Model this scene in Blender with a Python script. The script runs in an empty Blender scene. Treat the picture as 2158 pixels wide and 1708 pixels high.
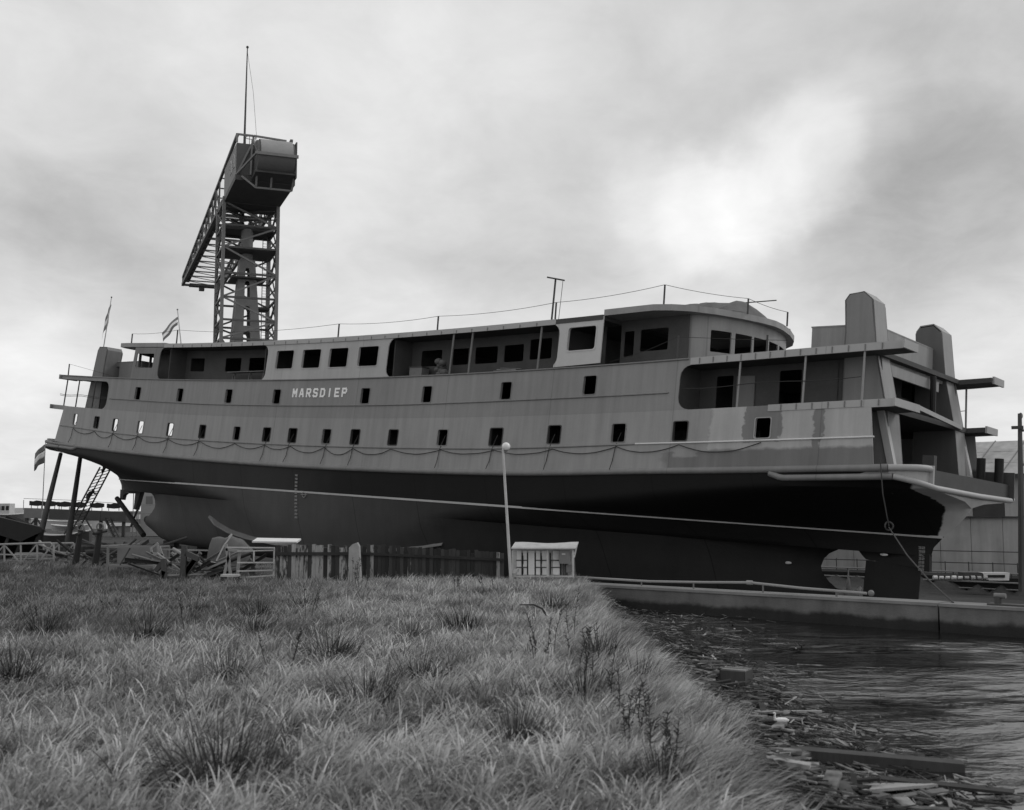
import bpy, bmesh, math, random
from mathutils import Vector, Matrix
from mathutils.geometry import delaunay_2d_cdt
random.seed(7)
scene = bpy.context.scene
R = math.radians
# ------------------------------------------------------------------ camera
FPX, PCX, PCY, EYE = 2402.0, 1079.0, 854.0, 2.8      # view of 2158 x 1708 units
PITCH = math.atan((1076.0 - PCY) / FPX)
cam = bpy.data.cameras.new('camera'); camo = bpy.data.objects.new('camera', cam)
scene.collection.objects.link(camo)
camo.location = (0, 0, EYE); camo.rotation_euler = (math.pi / 2 + PITCH, 0, 0)
cam.sensor_fit = 'HORIZONTAL'; cam.sensor_width = 36.0; cam.lens = 36.0 * FPX / 2158.0
cam.clip_start = 0.1; cam.clip_end = 5000
cam.dof.use_dof = True; cam.dof.focus_distance = 62.0; cam.dof.aperture_fstop = 1.9
scene.camera = camo

def ray(x, y):
    X = (x - PCX) / FPX; Z = -(y - PCY) / FPX
    return Vector((X, math.cos(PITCH) - Z * math.sin(PITCH), math.sin(PITCH) + Z * math.cos(PITCH)))
def at(x, y, Y):
    r = ray(x, y); return r * (Y / r.y) + Vector((0, 0, EYE))
def gnd(x, y, z=0.0):
    r = ray(x, y); return r * ((z - EYE) / r.z) + Vector((0, 0, EYE))

# ------------------------------------------------------------------ sky
SUN_DIR = Vector((0.86, 0.30, 0.62)).normalized()
w = bpy.data.worlds.new('World'); scene.world = w; w.use_nodes = True
nt = w.node_tree; nt.nodes.clear(); L = nt.links
def N(t, **kw):
    n = nt.nodes.new(t)
    for k, v in kw.items(): setattr(n, k, v)
    return n
def math_node(op, a, b=None, clamp=False):
    n = N('ShaderNodeMath', operation=op); n.use_clamp = clamp
    for i, v in enumerate((a, b)):
        if v is None: continue
        if isinstance(v, (int, float)): n.inputs[i].default_value = v
        else: L.new(v, n.inputs[i])
    return n.outputs[0]
sky = N('ShaderNodeTexSky', sky_type='NISHITA'); sky.sun_disc = False
sky.sun_elevation = math.asin(SUN_DIR.z); sky.sun_rotation = math.atan2(SUN_DIR.x, SUN_DIR.y)
skybw = N('ShaderNodeRGBToBW'); L.new(sky.outputs[0], skybw.inputs[0])
tc = N('ShaderNodeTexCoord'); gen = tc.outputs['Generated']
sep = N('ShaderNodeSeparateXYZ'); L.new(gen, sep.inputs[0])
den = math_node('ADD', math_node('MAXIMUM', sep.outputs[2], 0.0), 0.22)
cmb = N('ShaderNodeCombineXYZ')
L.new(math_node('DIVIDE', sep.outputs[0], den), cmb.inputs[0]); L.new(math_node('DIVIDE', sep.outputs[1], den), cmb.inputs[1])
def noise(vec, scale, detail, rough, dist=0.0, lac=2.0):
    n = N('ShaderNodeTexNoise'); n.inputs['Scale'].default_value = scale; n.inputs['Detail'].default_value = detail
    n.inputs['Roughness'].default_value = rough; n.inputs['Distortion'].default_value = dist
    L.new(vec, n.inputs['Vector']); return n
mp = N('ShaderNodeMapping'); L.new(cmb.outputs[0], mp.inputs[0]); mp.inputs['Location'].default_value = (7.3, 4.9, 0)
mp.inputs['Scale'].default_value = (1.0, 0.8, 1.0)
n1 = noise(mp.outputs[0], 1.1, 8, 0.5, 0.25)
n2 = noise(mp.outputs[0], 5.0, 9, 0.62, 0.3)
wob = noise(gen, 4.0, 8, 0.55)
wadd = N('ShaderNodeVectorMath', operation='SUBTRACT'); L.new(wob.outputs['Color'], wadd.inputs[0]); wadd.inputs[1].default_value = (0.5, 0.5, 0.5)
wsc = N('ShaderNodeVectorMath', operation='SCALE'); L.new(wadd.outputs[0], wsc.inputs[0]); wsc.inputs['Scale'].default_value = 0.16
wv = N('ShaderNodeVectorMath', operation='ADD'); L.new(gen, wv.inputs[0]); L.new(wsc.outputs[0], wv.inputs[1])
wn_ = N('ShaderNodeVectorMath', operation='NORMALIZE'); L.new(wv.outputs[0], wn_.inputs[0]); wv = wn_
base = math_node('ADD', math_node('ADD', math_node('MULTIPLY', math_node('SUBTRACT', n1.outputs[0], 0.5), 0.28), 0.555),
                 math_node('MULTIPLY', math_node('SUBTRACT', n2.outputs[0], 0.5), 0.26))
# individual cloud masses: (direction in view, squash, radius in degrees, brightness change)
for px, py, deg, sx, amt in [(1400, 440, 4.0, 1.0, 0.08), (1490, 425, 3.8, 1.0, 0.11), (1590, 375, 3.6, 1.0, 0.11), (1700, 320, 3.6, 1.0, 0.11), (1800, 260, 4.0, 1.0, 0.06), (1950, 480, 8.0, 1.0, -0.09), (1780, 520, 6.5, 1.0, -0.06), (2080, 380, 6.5, 1.0, -0.05),
                             (1500, 640, 9.0, 1.0, 0.05), (0, 480, 6.0, 1.0, -0.08), (120, 500, 5.5, 1.0, -0.06), (280, 480, 6.0, 1.0, -0.05), (380, 400, 6.0, 1.0, -0.03), (30, 660, 6.0, 1.0, 0.12), (820, 600, 12.0, 1.0, 0.05),
                             (2158, 160, 9.0, 1.0, -0.05), (850, 100, 12.0, 1.0, 0.05), (1050, 500, 7.0, 1.0, -0.05)]:
    d = ray(px, py).normalized()
    dt = N('ShaderNodeVectorMath', operation='DOT_PRODUCT'); L.new(wv.outputs[0], dt.inputs[0]); dt.inputs[1].default_value = d
    mr = N('ShaderNodeMapRange', interpolation_type='SMOOTHERSTEP'); L.new(dt.outputs['Value'], mr.inputs[0])
    mr.inputs[1].default_value = math.cos(R(deg)) ; mr.inputs[2].default_value = 1.0
    mr.inputs[3].default_value = 0; mr.inputs[4].default_value = amt
    base = math_node('ADD', base, mr.outputs[0])
hor = N('ShaderNodeMapRange', interpolation_type='SMOOTHSTEP'); L.new(sep.outputs[2], hor.inputs[0])
hor.inputs[1].default_value = 0.0; hor.inputs[2].default_value = 0.22; hor.inputs[3].default_value = 0.10; hor.inputs[4].default_value = 0.0
base = math_node('ADD', base, hor.outputs[0])
cloud = math_node('MULTIPLY', math_node('MAXIMUM', base, 0.12), 10.0)
tot = math_node('ADD', math_node('MULTIPLY', cloud, 0.97), math_node('MULTIPLY', skybw.outputs[0], 0.03))
bg = N('ShaderNodeBackground'); bg.inputs[1].default_value = 0.1
cc = N('ShaderNodeCombineColor')
for i in range(3): L.new(tot, cc.inputs[i])
L.new(cc.outputs[0], bg.inputs[0])
out = N('ShaderNodeOutputWorld'); L.new(bg.outputs[0], out.inputs[0])
# ------------------------------------------------------------------ sun behind cloud
sl = bpy.data.lights.new('sun', 'SUN'); sl.energy = 0.7; sl.angle = R(18); sl.color = (1, 1, 1)
so = bpy.data.objects.new('sun', sl); scene.collection.objects.link(so)
so.rotation_euler = SUN_DIR.to_track_quat('Z', 'Y').to_euler()
vs = scene.view_settings; vs.view_transform = 'Standard'; vs.look = 'None'; vs.exposure = 0.3; vs.gamma = 1; vs.use_curve_mapping = False
try: scene.cycles.max_bounces = 6; scene.cycles.diffuse_bounces = 3
except Exception: pass

# ------------------------------------------------------------------ helpers
COL = scene.collection
class MB:
    def __init__(s): s.v = []; s.f = []
    def add(s, vs, fs):
        o = len(s.v); s.v += [tuple(x) for x in vs]; s.f += [tuple(i + o for i in f) for f in fs]; return s
    def box(s, c, d, rot=None):
        x, y, z = d[0] / 2, d[1] / 2, d[2] / 2
        p = [Vector(q) for q in ((-x, -y, -z), (x, -y, -z), (x, y, -z), (-x, y, -z), (-x, -y, z), (x, -y, z), (x, y, z), (-x, y, z))]
        if rot: p = [rot @ q for q in p]
        return s.add([q + Vector(c) for q in p], [(0, 3, 2, 1), (4, 5, 6, 7), (0, 1, 5, 4), (1, 2, 6, 5), (2, 3, 7, 6), (3, 0, 4, 7)])
    def tube(s, pts, r, n=6, caps=True):
        pts = [Vector(p) for p in pts]; rings = []
        rs = r if isinstance(r, (list, tuple)) else [r] * len(pts)
        prev = None
        for i, p in enumerate(pts):
            d = (pts[min(i + 1, len(pts) - 1)] - pts[max(i - 1, 0)])
            d = d.normalized() if d.length > 1e-9 else Vector((0, 0, 1))
            if prev is None:
                a = Vector((0, 0, 1)) if abs(d.z) < 0.9 else Vector((1, 0, 0))
                e1 = d.cross(a).normalized()
            else:
                e1 = (prev - d * prev.dot(d)); e1 = e1.normalized() if e1.length > 1e-6 else d.orthogonal().normalized()
            prev = e1; e2 = d.cross(e1)
            rings.append([p + (e1 * math.cos(2 * math.pi * k / n + math.pi / n) + e2 * math.sin(2 * math.pi * k / n + math.pi / n)) * rs[i] for k in range(n)])
        vs = [q for rg in rings for q in rg]; fs = []
        for i in range(len(rings) - 1):
            for k in range(n):
                a, b = i * n + k, i * n + (k + 1) % n
                fs.append((a, b, b + n, a + n))
        if caps: fs.append(tuple(range(n - 1, -1, -1))); fs.append(tuple((len(rings) - 1) * n + k for k in range(n)))
        return s.add(vs, fs)
    def beam(s, p, q, wd, ht=None, up=(0, 0, 1)):
        p, q = Vector(p), Vector(q); d = q - p; ln = d.length
        if ln < 1e-6: return s
        d /= ln; u = Vector(up)
        if abs(d.dot(u)) > 0.98: u = Vector((1, 0, 0))
        x = d.cross(u).normalized(); y = x.cross(d); h = ht or wd
        a = x * wd / 2; b = y * h / 2
        vs = [p - a - b, p + a - b, p + a + b, p - a + b, q - a - b, q + a - b, q + a + b, q - a + b]
        return s.add(vs, [(0, 3, 2, 1), (4, 5, 6, 7), (0, 1, 5, 4), (1, 2, 6, 5), (2, 3, 7, 6), (3, 0, 4, 7)])
    def prism(s, poly, ext):          # closed 3D polygon extruded along vector ext
        n = len(poly); e = Vector(ext); a = [Vector(p) for p in poly]
        fs = [tuple(range(n - 1, -1, -1)), tuple(range(n, 2 * n))] + [(i, (i + 1) % n, (i + 1) % n + n, i + n) for i in range(n)]
        return s.add(a + [p + e for p in a], fs)
    def ball(s, c, r, seg=12, rng=8, sc=(1, 1, 1)):
        vs = [Vector(c) + Vector((0, 0, r * sc[2]))]; fs = []
        for i in range(1, rng):
            t = math.pi * i / rng
            for k in range(seg):
                a = 2 * math.pi * k / seg
                vs.append(Vector(c) + Vector((r * sc[0] * math.sin(t) * math.cos(a), r * sc[1] * math.sin(t) * math.sin(a), r * sc[2] * math.cos(t))))
        vs.append(Vector(c) - Vector((0, 0, r * sc[2])))
        for k in range(seg): fs.append((0, 1 + k, 1 + (k + 1) % seg))
        for i in range(rng - 2):
            for k in range(seg):
                a, b = 1 + i * seg + k, 1 + i * seg + (k + 1) % seg
                fs.append((a, a + seg, b + seg, b))
        l = len(vs) - 1; o = 1 + (rng - 2) * seg
        for k in range(seg): fs.append((l, o + (k + 1) % seg, o + k))
        return s.add(vs, fs)
    def build(s, name, mat, parent=None, smooth=False, fix=True):
        me = bpy.data.meshes.new(name); me.from_pydata(s.v, [], s.f); 
        if fix:
            bm = bmesh.new(); bm.from_mesh(me); bmesh.ops.recalc_face_normals(bm, faces=bm.faces); bm.to_mesh(me); bm.free()
        if mat: me.materials.append(mat)
        if smooth:
            me.polygons.foreach_set('use_smooth', [True] * len(me.polygons))
            try: me.set_sharp_from_angle(angle=R(40))
            except Exception: pass
        me.update()
        o = bpy.data.objects.new(name, me); COL.objects.link(o)
        if parent: o.parent = parent
        return o
def tag(o, label=None, cat=None, group=None, kind=None):
    if label: o['label'] = label
    if cat: o['category'] = cat
    if group: o['group'] = group
    if kind: o['kind'] = kind
    return o
def thing(name, label, cat, loc=(0, 0, 0), group=None):
    o = bpy.data.objects.new(name, None); COL.objects.link(o); o.location = loc; o.empty_display_size = 0.2
    return tag(o, label, cat, group)
def obj(name, mb, mat, parent=None, smooth=False): return mb.build(name, mat, parent, smooth)

# ------------------------------------------------------------------ materials (all grey: the place is seen in black and white)
def newmat(name):
    m = bpy.data.materials.new(name); m.use_nodes = True
    t = m.node_tree; b = t.nodes['Principled BSDF']; return m, t, b
def setv(b, rough=None, spec=None, metal=None):
    if rough is not None: b.inputs['Roughness'].default_value = rough
    if spec is not None: b.inputs['Specular IOR Level'].default_value = spec
    if metal is not None: b.inputs['Metallic'].default_value = metal
class G:                                # tiny node-graph helper on floats
    def __init__(s, t): s.t = t; s.n = t.nodes; s.l = t.links
    def node(s, ty, **k):
        n = s.n.new(ty)
        for a, v in k.items(): setattr(n, a, v)
        return n
    def m(s, op, a, b=None, c=None, clamp=False):
        n = s.node('ShaderNodeMath', operation=op); n.use_clamp = clamp
        for i, v in enumerate((a, b, c)):
            if v is None: continue
            if isinstance(v, (int, float)): n.inputs[i].default_value = v
            else: s.l.new(v, n.inputs[i])
        return n.outputs[0]
    def coord(s, which='Object'): return s.node('ShaderNodeTexCoord').outputs[which]
    def xyz(s, v):
        n = s.node('ShaderNodeSeparateXYZ'); s.l.new(v, n.inputs[0]); return n.outputs
    def noise(s, vec, scale=1, detail=4, rough=0.55, stretch=None):
        if stretch:
            mp = s.node('ShaderNodeMapping'); s.l.new(vec, mp.inputs[0]); mp.inputs['Scale'].default_value = stretch; vec = mp.outputs[0]
        n = s.node('ShaderNodeTexNoise'); s.l.new(vec, n.inputs['Vector'])
        n.inputs['Scale'].default_value = scale; n.inputs['Detail'].default_value = detail; n.inputs['Roughness'].default_value = rough
        return n.outputs[0]
    def step(s, v, a, b, lo=0.0, hi=1.0):
        n = s.node('ShaderNodeMapRange', interpolation_type='SMOOTHSTEP'); s.l.new(v, n.inputs[0])
        for i, x in enumerate((a, b, lo, hi)): n.inputs[i + 1].default_value = x
        return n.outputs[0]
    def mix(s, f, a, b): # a + f*(b-a)
        d = s.m('SUBTRACT', b, a) if not (isinstance(a, (int, float)) and isinstance(b, (int, float))) else b - a
        return s.m('ADD', s.m('MULTIPLY', f, d), a)
    def color(s, v, sock):
        n = s.node('ShaderNodeCombineColor')
        for i in range(3): s.l.new(v, n.inputs[i])
        s.l.new(n.outputs[0], sock)
    def bump(s, h, b, strength=0.4, dist=0.02):
        n = s.node('ShaderNodeBump'); n.inputs['Strength'].default_value = strength; n.inputs['Distance'].default_value = dist
        s.l.new(h, n.inputs['Height']); s.l.new(n.outputs[0], b.inputs['Normal'])
def grey(name, v, rough=0.75, var=0.25, scale=1.5, stretch=None, bump=0.0, fine=0.12, spec=0.3, rnd=0.0, metal=0.0):
    m, t, b = newmat(name); g = G(t); c = g.coord()
    n = g.noise(c, scale, 6, 0.6, stretch); f = g.noise(c, scale * 9, 3, 0.6, stretch)
    k = g.m('ADD', g.m('ADD', g.m('MULTIPLY', g.m('SUBTRACT', n, 0.5), var * 2.4), g.m('MULTIPLY', g.m('SUBTRACT', f, 0.5), fine * 2)), 1.0)
    if rnd:
        oi = g.node('ShaderNodeObjectInfo'); k = g.m('MULTIPLY', k, g.m('ADD', g.m('MULTIPLY', g.m('SUBTRACT', oi.outputs['Random'], 0.5), rnd * 2), 1.0))
    g.color(g.m('MAXIMUM', g.m('MULTIPLY', k, v), 0.004), b.inputs['Base Color'])
    setv(b, rough, spec, metal)
    if bump: g.bump(g.m('ADD', n, f), b, bump, 0.03)
    return m
M = {}
M['steel_dark'] = grey('dark painted steel', 0.07, 0.6, 0.35, 0.8)
M['steel_mid'] = grey('grey painted steel', 0.19, 0.6, 0.25, 0.8)
M['steel_pale'] = grey('pale painted steel', 0.30, 0.6, 0.2, 0.8)
M['crane'] = grey('crane steel', 0.11, 0.6, 0.3, 0.3)
M['crane_pale'] = grey('crane pale plate', 0.20, 0.6, 0.3, 0.5)
M['crane_col'] = grey('crane column plate', 0.23, 0.6, 0.25, 0.4)
M['white'] = grey('white paint', 0.74, 0.5, 0.08, 2)
M['white_dirty'] = grey('weathered white paint', 0.5, 0.6, 0.3, 3)
M['letter'] = grey('letter paint', 0.92, 0.5, 0.03, 2)
M['black'] = grey('black steel', 0.02, 0.6, 0.3, 2)
M['rope'] = grey('rope', 0.05, 0.9, 0.2, 5)
M['rope_pale'] = grey('pale rope', 0.07, 0.9, 0.2, 5)
M['wood_dark'] = grey('dark wet timber', 0.05, 0.8, 0.45, 2.0, (1, 1, 0.15), 0.4, rnd=0.4)
M['wood_mid'] = grey('grey weathered timber', 0.15, 0.85, 0.4, 2.5, (1, 1, 0.15), 0.4, rnd=0.4)
M['wood_pale'] = grey('pale driftwood', 0.26, 0.85, 0.35, 2.5, None, 0.3, rnd=0.35)
M['concrete'] = grey('concrete', 0.2, 0.9, 0.35, 0.7, None, 0.3)
M['tarp'] = grey('canvas tarpaulin', 0.13, 0.85, 0.25, 2.0, None, 0.3)
M['pale_wall'] = grey('pale building wall', 0.4, 0.85, 0.15, 0.5)
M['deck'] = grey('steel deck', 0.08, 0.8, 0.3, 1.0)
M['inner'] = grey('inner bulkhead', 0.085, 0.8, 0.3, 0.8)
M['cloth_dark'] = grey('dark cloth', 0.06, 0.9, 0.2, 3)
M['skin'] = grey('skin', 0.35, 0.6, 0.05, 3)
M['bird'] = grey('white feathers', 0.85, 0.8, 0.05, 8)
M['flag_dark'] = grey('dark flag cloth', 0.20, 0.9, 0.1, 3)
M['flag_blue'] = grey('deep flag cloth', 0.13, 0.9, 0.1, 3)
M['flag_white'] = grey('white flag cloth', 0.8, 0.9, 0.05, 3)

# ship side paint: vertical streaks, plate seams, primer patches near the right end
def side_mat(name, v, patches=False, streak=0.24):
    m, t, b = newmat(name); g = G(t); c = g.coord(); x, y, z = g.xyz(c)
    n = g.noise(c, 0.35, 5, 0.6); st = g.noise(c, 2.2, 5, 0.6, (1, 1, 0.06)); f = g.noise(c, 14, 3, 0.6)
    k = g.m('ADD', g.m('MULTIPLY', g.m('SUBTRACT', n, 0.5), 0.28), 1.0)
    k = g.m('ADD', k, g.m('MULTIPLY', g.m('SUBTRACT', st, 0.5), streak * 2.4))
    k = g.m('ADD', k, g.m('MULTIPLY', g.m('SUBTRACT', f, 0.5), 0.10))
    # each plate of the shell (about 7.4 m long) has weathered a little differently
    pid = g.node('ShaderNodeTexWhiteNoise', noise_dimensions='1D'); g.l.new(g.m('FLOOR', g.m('DIVIDE', g.m('ADD', x, 90.7), 7.4)), pid.inputs['W'])
    k = g.m('ADD', k, g.m('MULTIPLY', g.m('SUBTRACT', pid.outputs['Value'], 0.5), 0.10))
    seam = g.m('COMPARE', g.m('FRACT', g.m('DIVIDE', g.m('ADD', x, 90.7), 7.4)), 0.5, 0.0035)
    k = g.m('SUBTRACT', k, g.m('MULTIPLY', seam, 0.22))
    val = g.m('MULTIPLY', k, v)
    if patches:
        zz = g.m('SUBTRACT', z, g.m('POWER', g.m('DIVIDE', x, 34.5), 2.0))
        wn = g.noise(c, 1.6, 5, 0.6); wob = g.m('MULTIPLY', g.m('SUBTRACT', wn, 0.5), 0.9)
        xw = g.m('ADD', x, wob); zw = g.m('ADD', zz, g.m('MULTIPLY', wob, 0.35))
        primer = g.m('MULTIPLY', g.step(xw, 26.0, 26.15), g.step(zw, 4.22, 4.3))
        val = g.mix(primer, val, g.m('MULTIPLY', k, 0.41))
        lead = g.m('MULTIPLY', g.step(xw, 23.4, 24.0), g.m('SUBTRACT', 1.0, g.step(zw, 4.14, 4.24)))
        lead = g.m('MULTIPLY', lead, g.m('SUBTRACT', 1.0, g.m('MULTIPLY', g.step(xw, 24.1, 24.3), g.m('MULTIPLY', g.m('SUBTRACT', 1.0, g.step(xw, 25.4, 25.6)), g.step(zw, 3.9, 4.0)))))
        band = g.m('ADD', g.m('MULTIPLY', g.step(xw, 31.0, 31.1), g.m('SUBTRACT', 1.0, g.step(xw, 31.45, 31.55))),
                   g.m('MULTIPLY', g.step(xw, 27.75, 27.85), g.m('MULTIPLY', g.m('SUBTRACT', 1.0, g.step(xw, 29.55, 29.65)), g.step(zw, 4.5, 4.6))))
        val = g.mix(g.m('MAXIMUM', lead, g.m('MULTIPLY', band, 0.9)), val, g.m('MULTIPLY', k, 0.18))
    g.color(val, b.inputs['Base Color']); setv(b, 0.6, 0.35)
    g.bump(g.m('ADD', n, g.m('MULTIPLY', g.noise(c, 0.9, 3, 0.5), 0.6)), b, 0.5, 0.06)
    return m
M['side_low'] = side_mat('lower side paint', 0.295, True)
M['side_up'] = side_mat('upper side paint', 0.25)
M['bridge_pale'] = side_mat('pale primer side', 0.43, streak=0.16)
M['bridge_white'] = side_mat('white primer side', 0.52, streak=0.05)
M['bridge_dark'] = side_mat('dark primer side', 0.19)
M['fascia'] = side_mat('fascia paint', 0.40, streak=0.05)
M['column'] = side_mat('uptake paint', 0.24)
M['uptake_inner'] = side_mat('dark inner uptake plate', 0.105)  # inner plates of the uptakes, a darker tone than the outer ones
M['house'] = side_mat('deckhouse paint', 0.30)
M['wheel'] = side_mat('wheelhouse paint', 0.30)
M['belt'] = side_mat('strake paint', 0.22)
M['belt_white'] = side_mat('white primed strake', 0.40, streak=0.03)
# bare patches and paint of the underwater hull
m, t, b = newmat('hull paint'); g = G(t); c = g.coord(); x, y, z = g.xyz(c)
n = g.noise(c, 0.5, 6, 0.6); st = g.noise(c, 1.6, 5, 0.6, (1, 1, 0.12)); f = g.noise(c, 9, 3, 0.6)
k = g.m('ADD', g.m('ADD', g.m('MULTIPLY', g.m('SUBTRACT', n, 0.5), 0.5), g.m('MULTIPLY', g.m('SUBTRACT', st, 0.5), 0.35)), 1.0)
fresh = g.step(g.m('ADD', x, g.m('MULTIPLY', g.m('SUBTRACT', n, 0.5), 9.0)), -6.0, 4.0)
top = g.mix(fresh, 0.034, 0.010); bot = g.mix(g.step(x, -8, 16), 0.09, 0.03)
base_ = g.mix(g.step(z, 1.595, 1.605), bot, top)
edge = g.m('ADD', x, g.m('ADD', g.m('MULTIPLY', g.m('SUBTRACT', g.noise(c, 1.1, 5, 0.6), 0.5), 0.45), g.m('MULTIPLY', g.m('SUBTRACT', z, 1.65), -0.42)))
prim = g.m('MULTIPLY', g.step(edge, 34.2, 34.3), g.step(z, 1.62, 1.66))
val = g.mix(prim, g.m('MULTIPLY', base_, k), g.m('MULTIPLY', k, 0.55))
sm_ = g.m('COMPARE', g.m('FRACT', g.m('DIVIDE', g.m('ADD', g.m('ADD', x, 90.0), g.m('MULTIPLY', z, 0.25)), 5.3)), 0.5, 0.005)
val = g.m('MULTIPLY', val, g.m('SUBTRACT', 1.0, g.m('MULTIPLY', sm_, 0.4)))
lp = g.m('MULTIPLY', g.step(g.m('MULTIPLY', x, -1.0), 31.0, 33.0), g.step(g.noise(c, 1.2, 4), 0.5, 0.6))
val = g.mix(g.m('MULTIPLY', lp, 0.6), val, 0.16)
g.color(g.m('MAXIMUM', val, 0.004), b.inputs['Base Color']); setv(b, 0.6, 0.15)
g.bump(g.m('ADD', n, g.m('MULTIPLY', f, 0.3)), b, 0.3, 0.06); M['hull'] = m

# ------------------------------------------------------------------ ground
HD, SLP, HEEL = 0.6974, 0.0559, 0.0448
SO = Vector((-6.865, 74.176, 1.896))
U = Vector((math.cos(HD) * math.cos(SLP), -math.sin(HD) * math.cos(SLP), -math.sin(SLP)))
T0 = Vector((-math.sin(HD), -math.cos(HD), 0)); N0 = T0.cross(U)
if N0.z < 0: N0 = -N0
NN = N0 * math.cos(HEEL) - T0 * math.sin(HEEL); TT = T0 * math.cos(HEEL) + N0 * math.sin(HEEL)
def SW(s, t, z): return SO + U * s + TT * t + NN * z        # ship frame -> world
WA = Vector((2.41, 42.92)); WD = Vector((0.7447, -0.6674)); WN = Vector((-0.6674, -0.7447))   # slip wall line, its direction, its normal to the water
WATER = -0.75
def smooth(a, b, x):
    k = max(0, min(1, (x - a) / (b - a))); return k * k * (3 - 2 * k)
def hsh(a, b):
    v = math.sin(a * 12.9898 + b * 78.233) * 43758.5453; return v - math.floor(v)
def vnoise(x, y):
    i, j = math.floor(x), math.floor(y); fx, fy = x - i, y - j; fx = fx * fx * (3 - 2 * fx); fy = fy * fy * (3 - 2 * fy)
    return (hsh(i, j) * (1 - fx) + hsh(i + 1, j) * fx) * (1 - fy) + (hsh(i, j + 1) * (1 - fx) + hsh(i + 1, j + 1) * fx) * fy
def crest(y): return 1.75 + 0.7 * smooth(24, 42, y) + 0.9 * smooth(9, 2, y) + 0.25 * (vnoise(y * 0.4, 3) - 0.5)
def shore(y): return 4.0 + 0.9 * smooth(17, 10, y) + 2.2 * smooth(12, 0, y) + 0.3 * (vnoise(y * 0.5, 9) - 0.5)
def wall_q(x, y): return (x - WA.x) * WN.x + (y - WA.y) * WN.y
def wall_s(x, y): return (x - WA.x) * WD.x + (y - WA.y) * WD.y
def ground_z(x, y):
    q = wall_q(x, y); s = wall_s(x, y)
    if q > -0.02:                                   # this side of the slip wall
        if y < 60 or q > 0:
            cx, sx = crest(y), shore(y)
            h = 0.10 * (vnoise(x * 0.5, y * 0.5) - 0.5) + 0.22 * (vnoise(x * 0.13 + 7, y * 0.13) - 0.5)
            h += 0.12 * smooth(30, 12, y)
            if x > cx:
                k = (x - cx) / max(0.3, sx - cx)
                h = h * max(0, 1 - k) + (WATER * (k * 0.55 + 0.45 * k * k) if k < 1 else WATER - 1.1 * min(1, (x - sx) / 2.5))
            return h
    if q > -38 and s > -58:                         # the slipway
        sl_ = max(-45, s - 20)
        return -1.25 - 0.042 * max(0, s + 20)
    if q <= -38 and s > -40: return -1.3
    return -0.05
def axis(*segs):
    v = []
    for a, b, n_ in segs:
        v += [a + (b - a) * i / n_ for i in range(n_)]
    v.append(segs[-1][1]); return v
def sheet(name, xs, ys, fz, mat, keep=None):
    vs = [(x, y, fz(x, y)) for y in ys for x in xs]; nx = len(xs); fs = []
    for j in range(len(ys) - 1):
        for i in range(nx - 1):
            if keep and not keep((xs[i] + xs[i + 1]) / 2, (ys[j] + ys[j + 1]) / 2): continue
            fs.append((j * nx + i, j * nx + i + 1, (j + 1) * nx + i + 1, (j + 1) * nx + i))
    me = bpy.data.meshes.new(name); me.from_pydata(vs, [], fs); me.materials.append(mat)
    me.polygons.foreach_set('use_smooth', [True] * len(fs)); me.update()
    o = bpy.data.objects.new(name, me); COL.objects.link(o); return o
m, t, b = newmat('earth'); g = G(t); c = g.coord()
n = g.noise(c, 0.6, 6, 0.6); f = g.noise(c, 7, 5, 0.65)
g.color(g.m('MULTIPLY', g.m('ADD', g.m('MULTIPLY', n, 0.9), g.m('MULTIPLY', f, 0.9)), 0.085), b.inputs['Base Color']); setv(b, 0.95, 0.1)
g.bump(f, b, 0.8, 0.05); M['earth'] = m
gx = axis((-1500, -120, 10), (-120, -40, 40), (-40, 14, 135), (14, 60, 46), (60, 200, 14), (200, 1500, 8))
gy = axis((-80, 0, 16), (0, 48, 110), (48, 130, 82), (130, 260, 13), (260, 4000, 12))
tag(sheet('ground', gx, gy, ground_z, M['earth']), kind='structure')

# ------------------------------------------------------------------ water of the basin
m, t, b = newmat('harbour water'); g = G(t); c = g.coord()
b.inputs['Base Color'].default_value = (0.014, 0.014, 0.014, 1); setv(b, 0.03, 0.5); b.inputs['IOR'].default_value = 3.4
rot = g.node('ShaderNodeMapping'); g.l.new(c, rot.inputs[0]); rot.inputs['Rotation'].default_value = (0, 0, R(-28)); rot.inputs['Scale'].default_value = (0.85, 1.4, 1)
wn = g.noise(rot.outputs[0], 1.3, 4, 0.55); wf = g.noise(rot.outputs[0], 6.5, 4, 0.6)
ruf = g.step(g.noise(c, 0.22, 3, 0.5, (0.7, 1.0, 1)), 0.36, 0.62, 0.2, 2.0)
g.bump(g.m('MULTIPLY', ruf, g.m('ADD', wn, g.m('MULTIPLY', wf, 0.14))), b, 1.0, 0.085)
M['water'] = m
WAVES = [(random.uniform(-0.7, 0.7) - 0.2, random.uniform(0.6, 2.6), random.uniform(0, 6.28), random.uniform(0.2, 1)) for _ in range(22)]
def water_z(x, y):
    xx = x + 1.6 * (vnoise(x * 0.35, y * 0.35) - .5) + 0.5 * (vnoise(x * 1.1 + 5, y * 1.1) - .5); yy = y + 1.6 * (vnoise(x * 0.35 + 40, y * 0.35) - .5) + 0.5 * (vnoise(x * 1.1 + 60, y * 1.1) - .5)
    z = 0
    for a, k, p, am in WAVES[:14]: z += am * 0.030 / k * (0.6 - abs(math.sin(k * 2.3 * (xx * math.sin(a) + yy * math.cos(a)) + p)) ** 1.3)
    rough_ = 0.25 + 2.3 * smooth(0.35, 0.7, 0.6 * vnoise(x * 0.22 + 2, y * 0.30 + 8) + 0.4 * smooth(24, 14, y) * smooth(6, 10, x + 0.2 * (20 - y)))
    return WATER + z * rough_ * (0.3 + 0.7 * smooth(33, 20, y))
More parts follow.
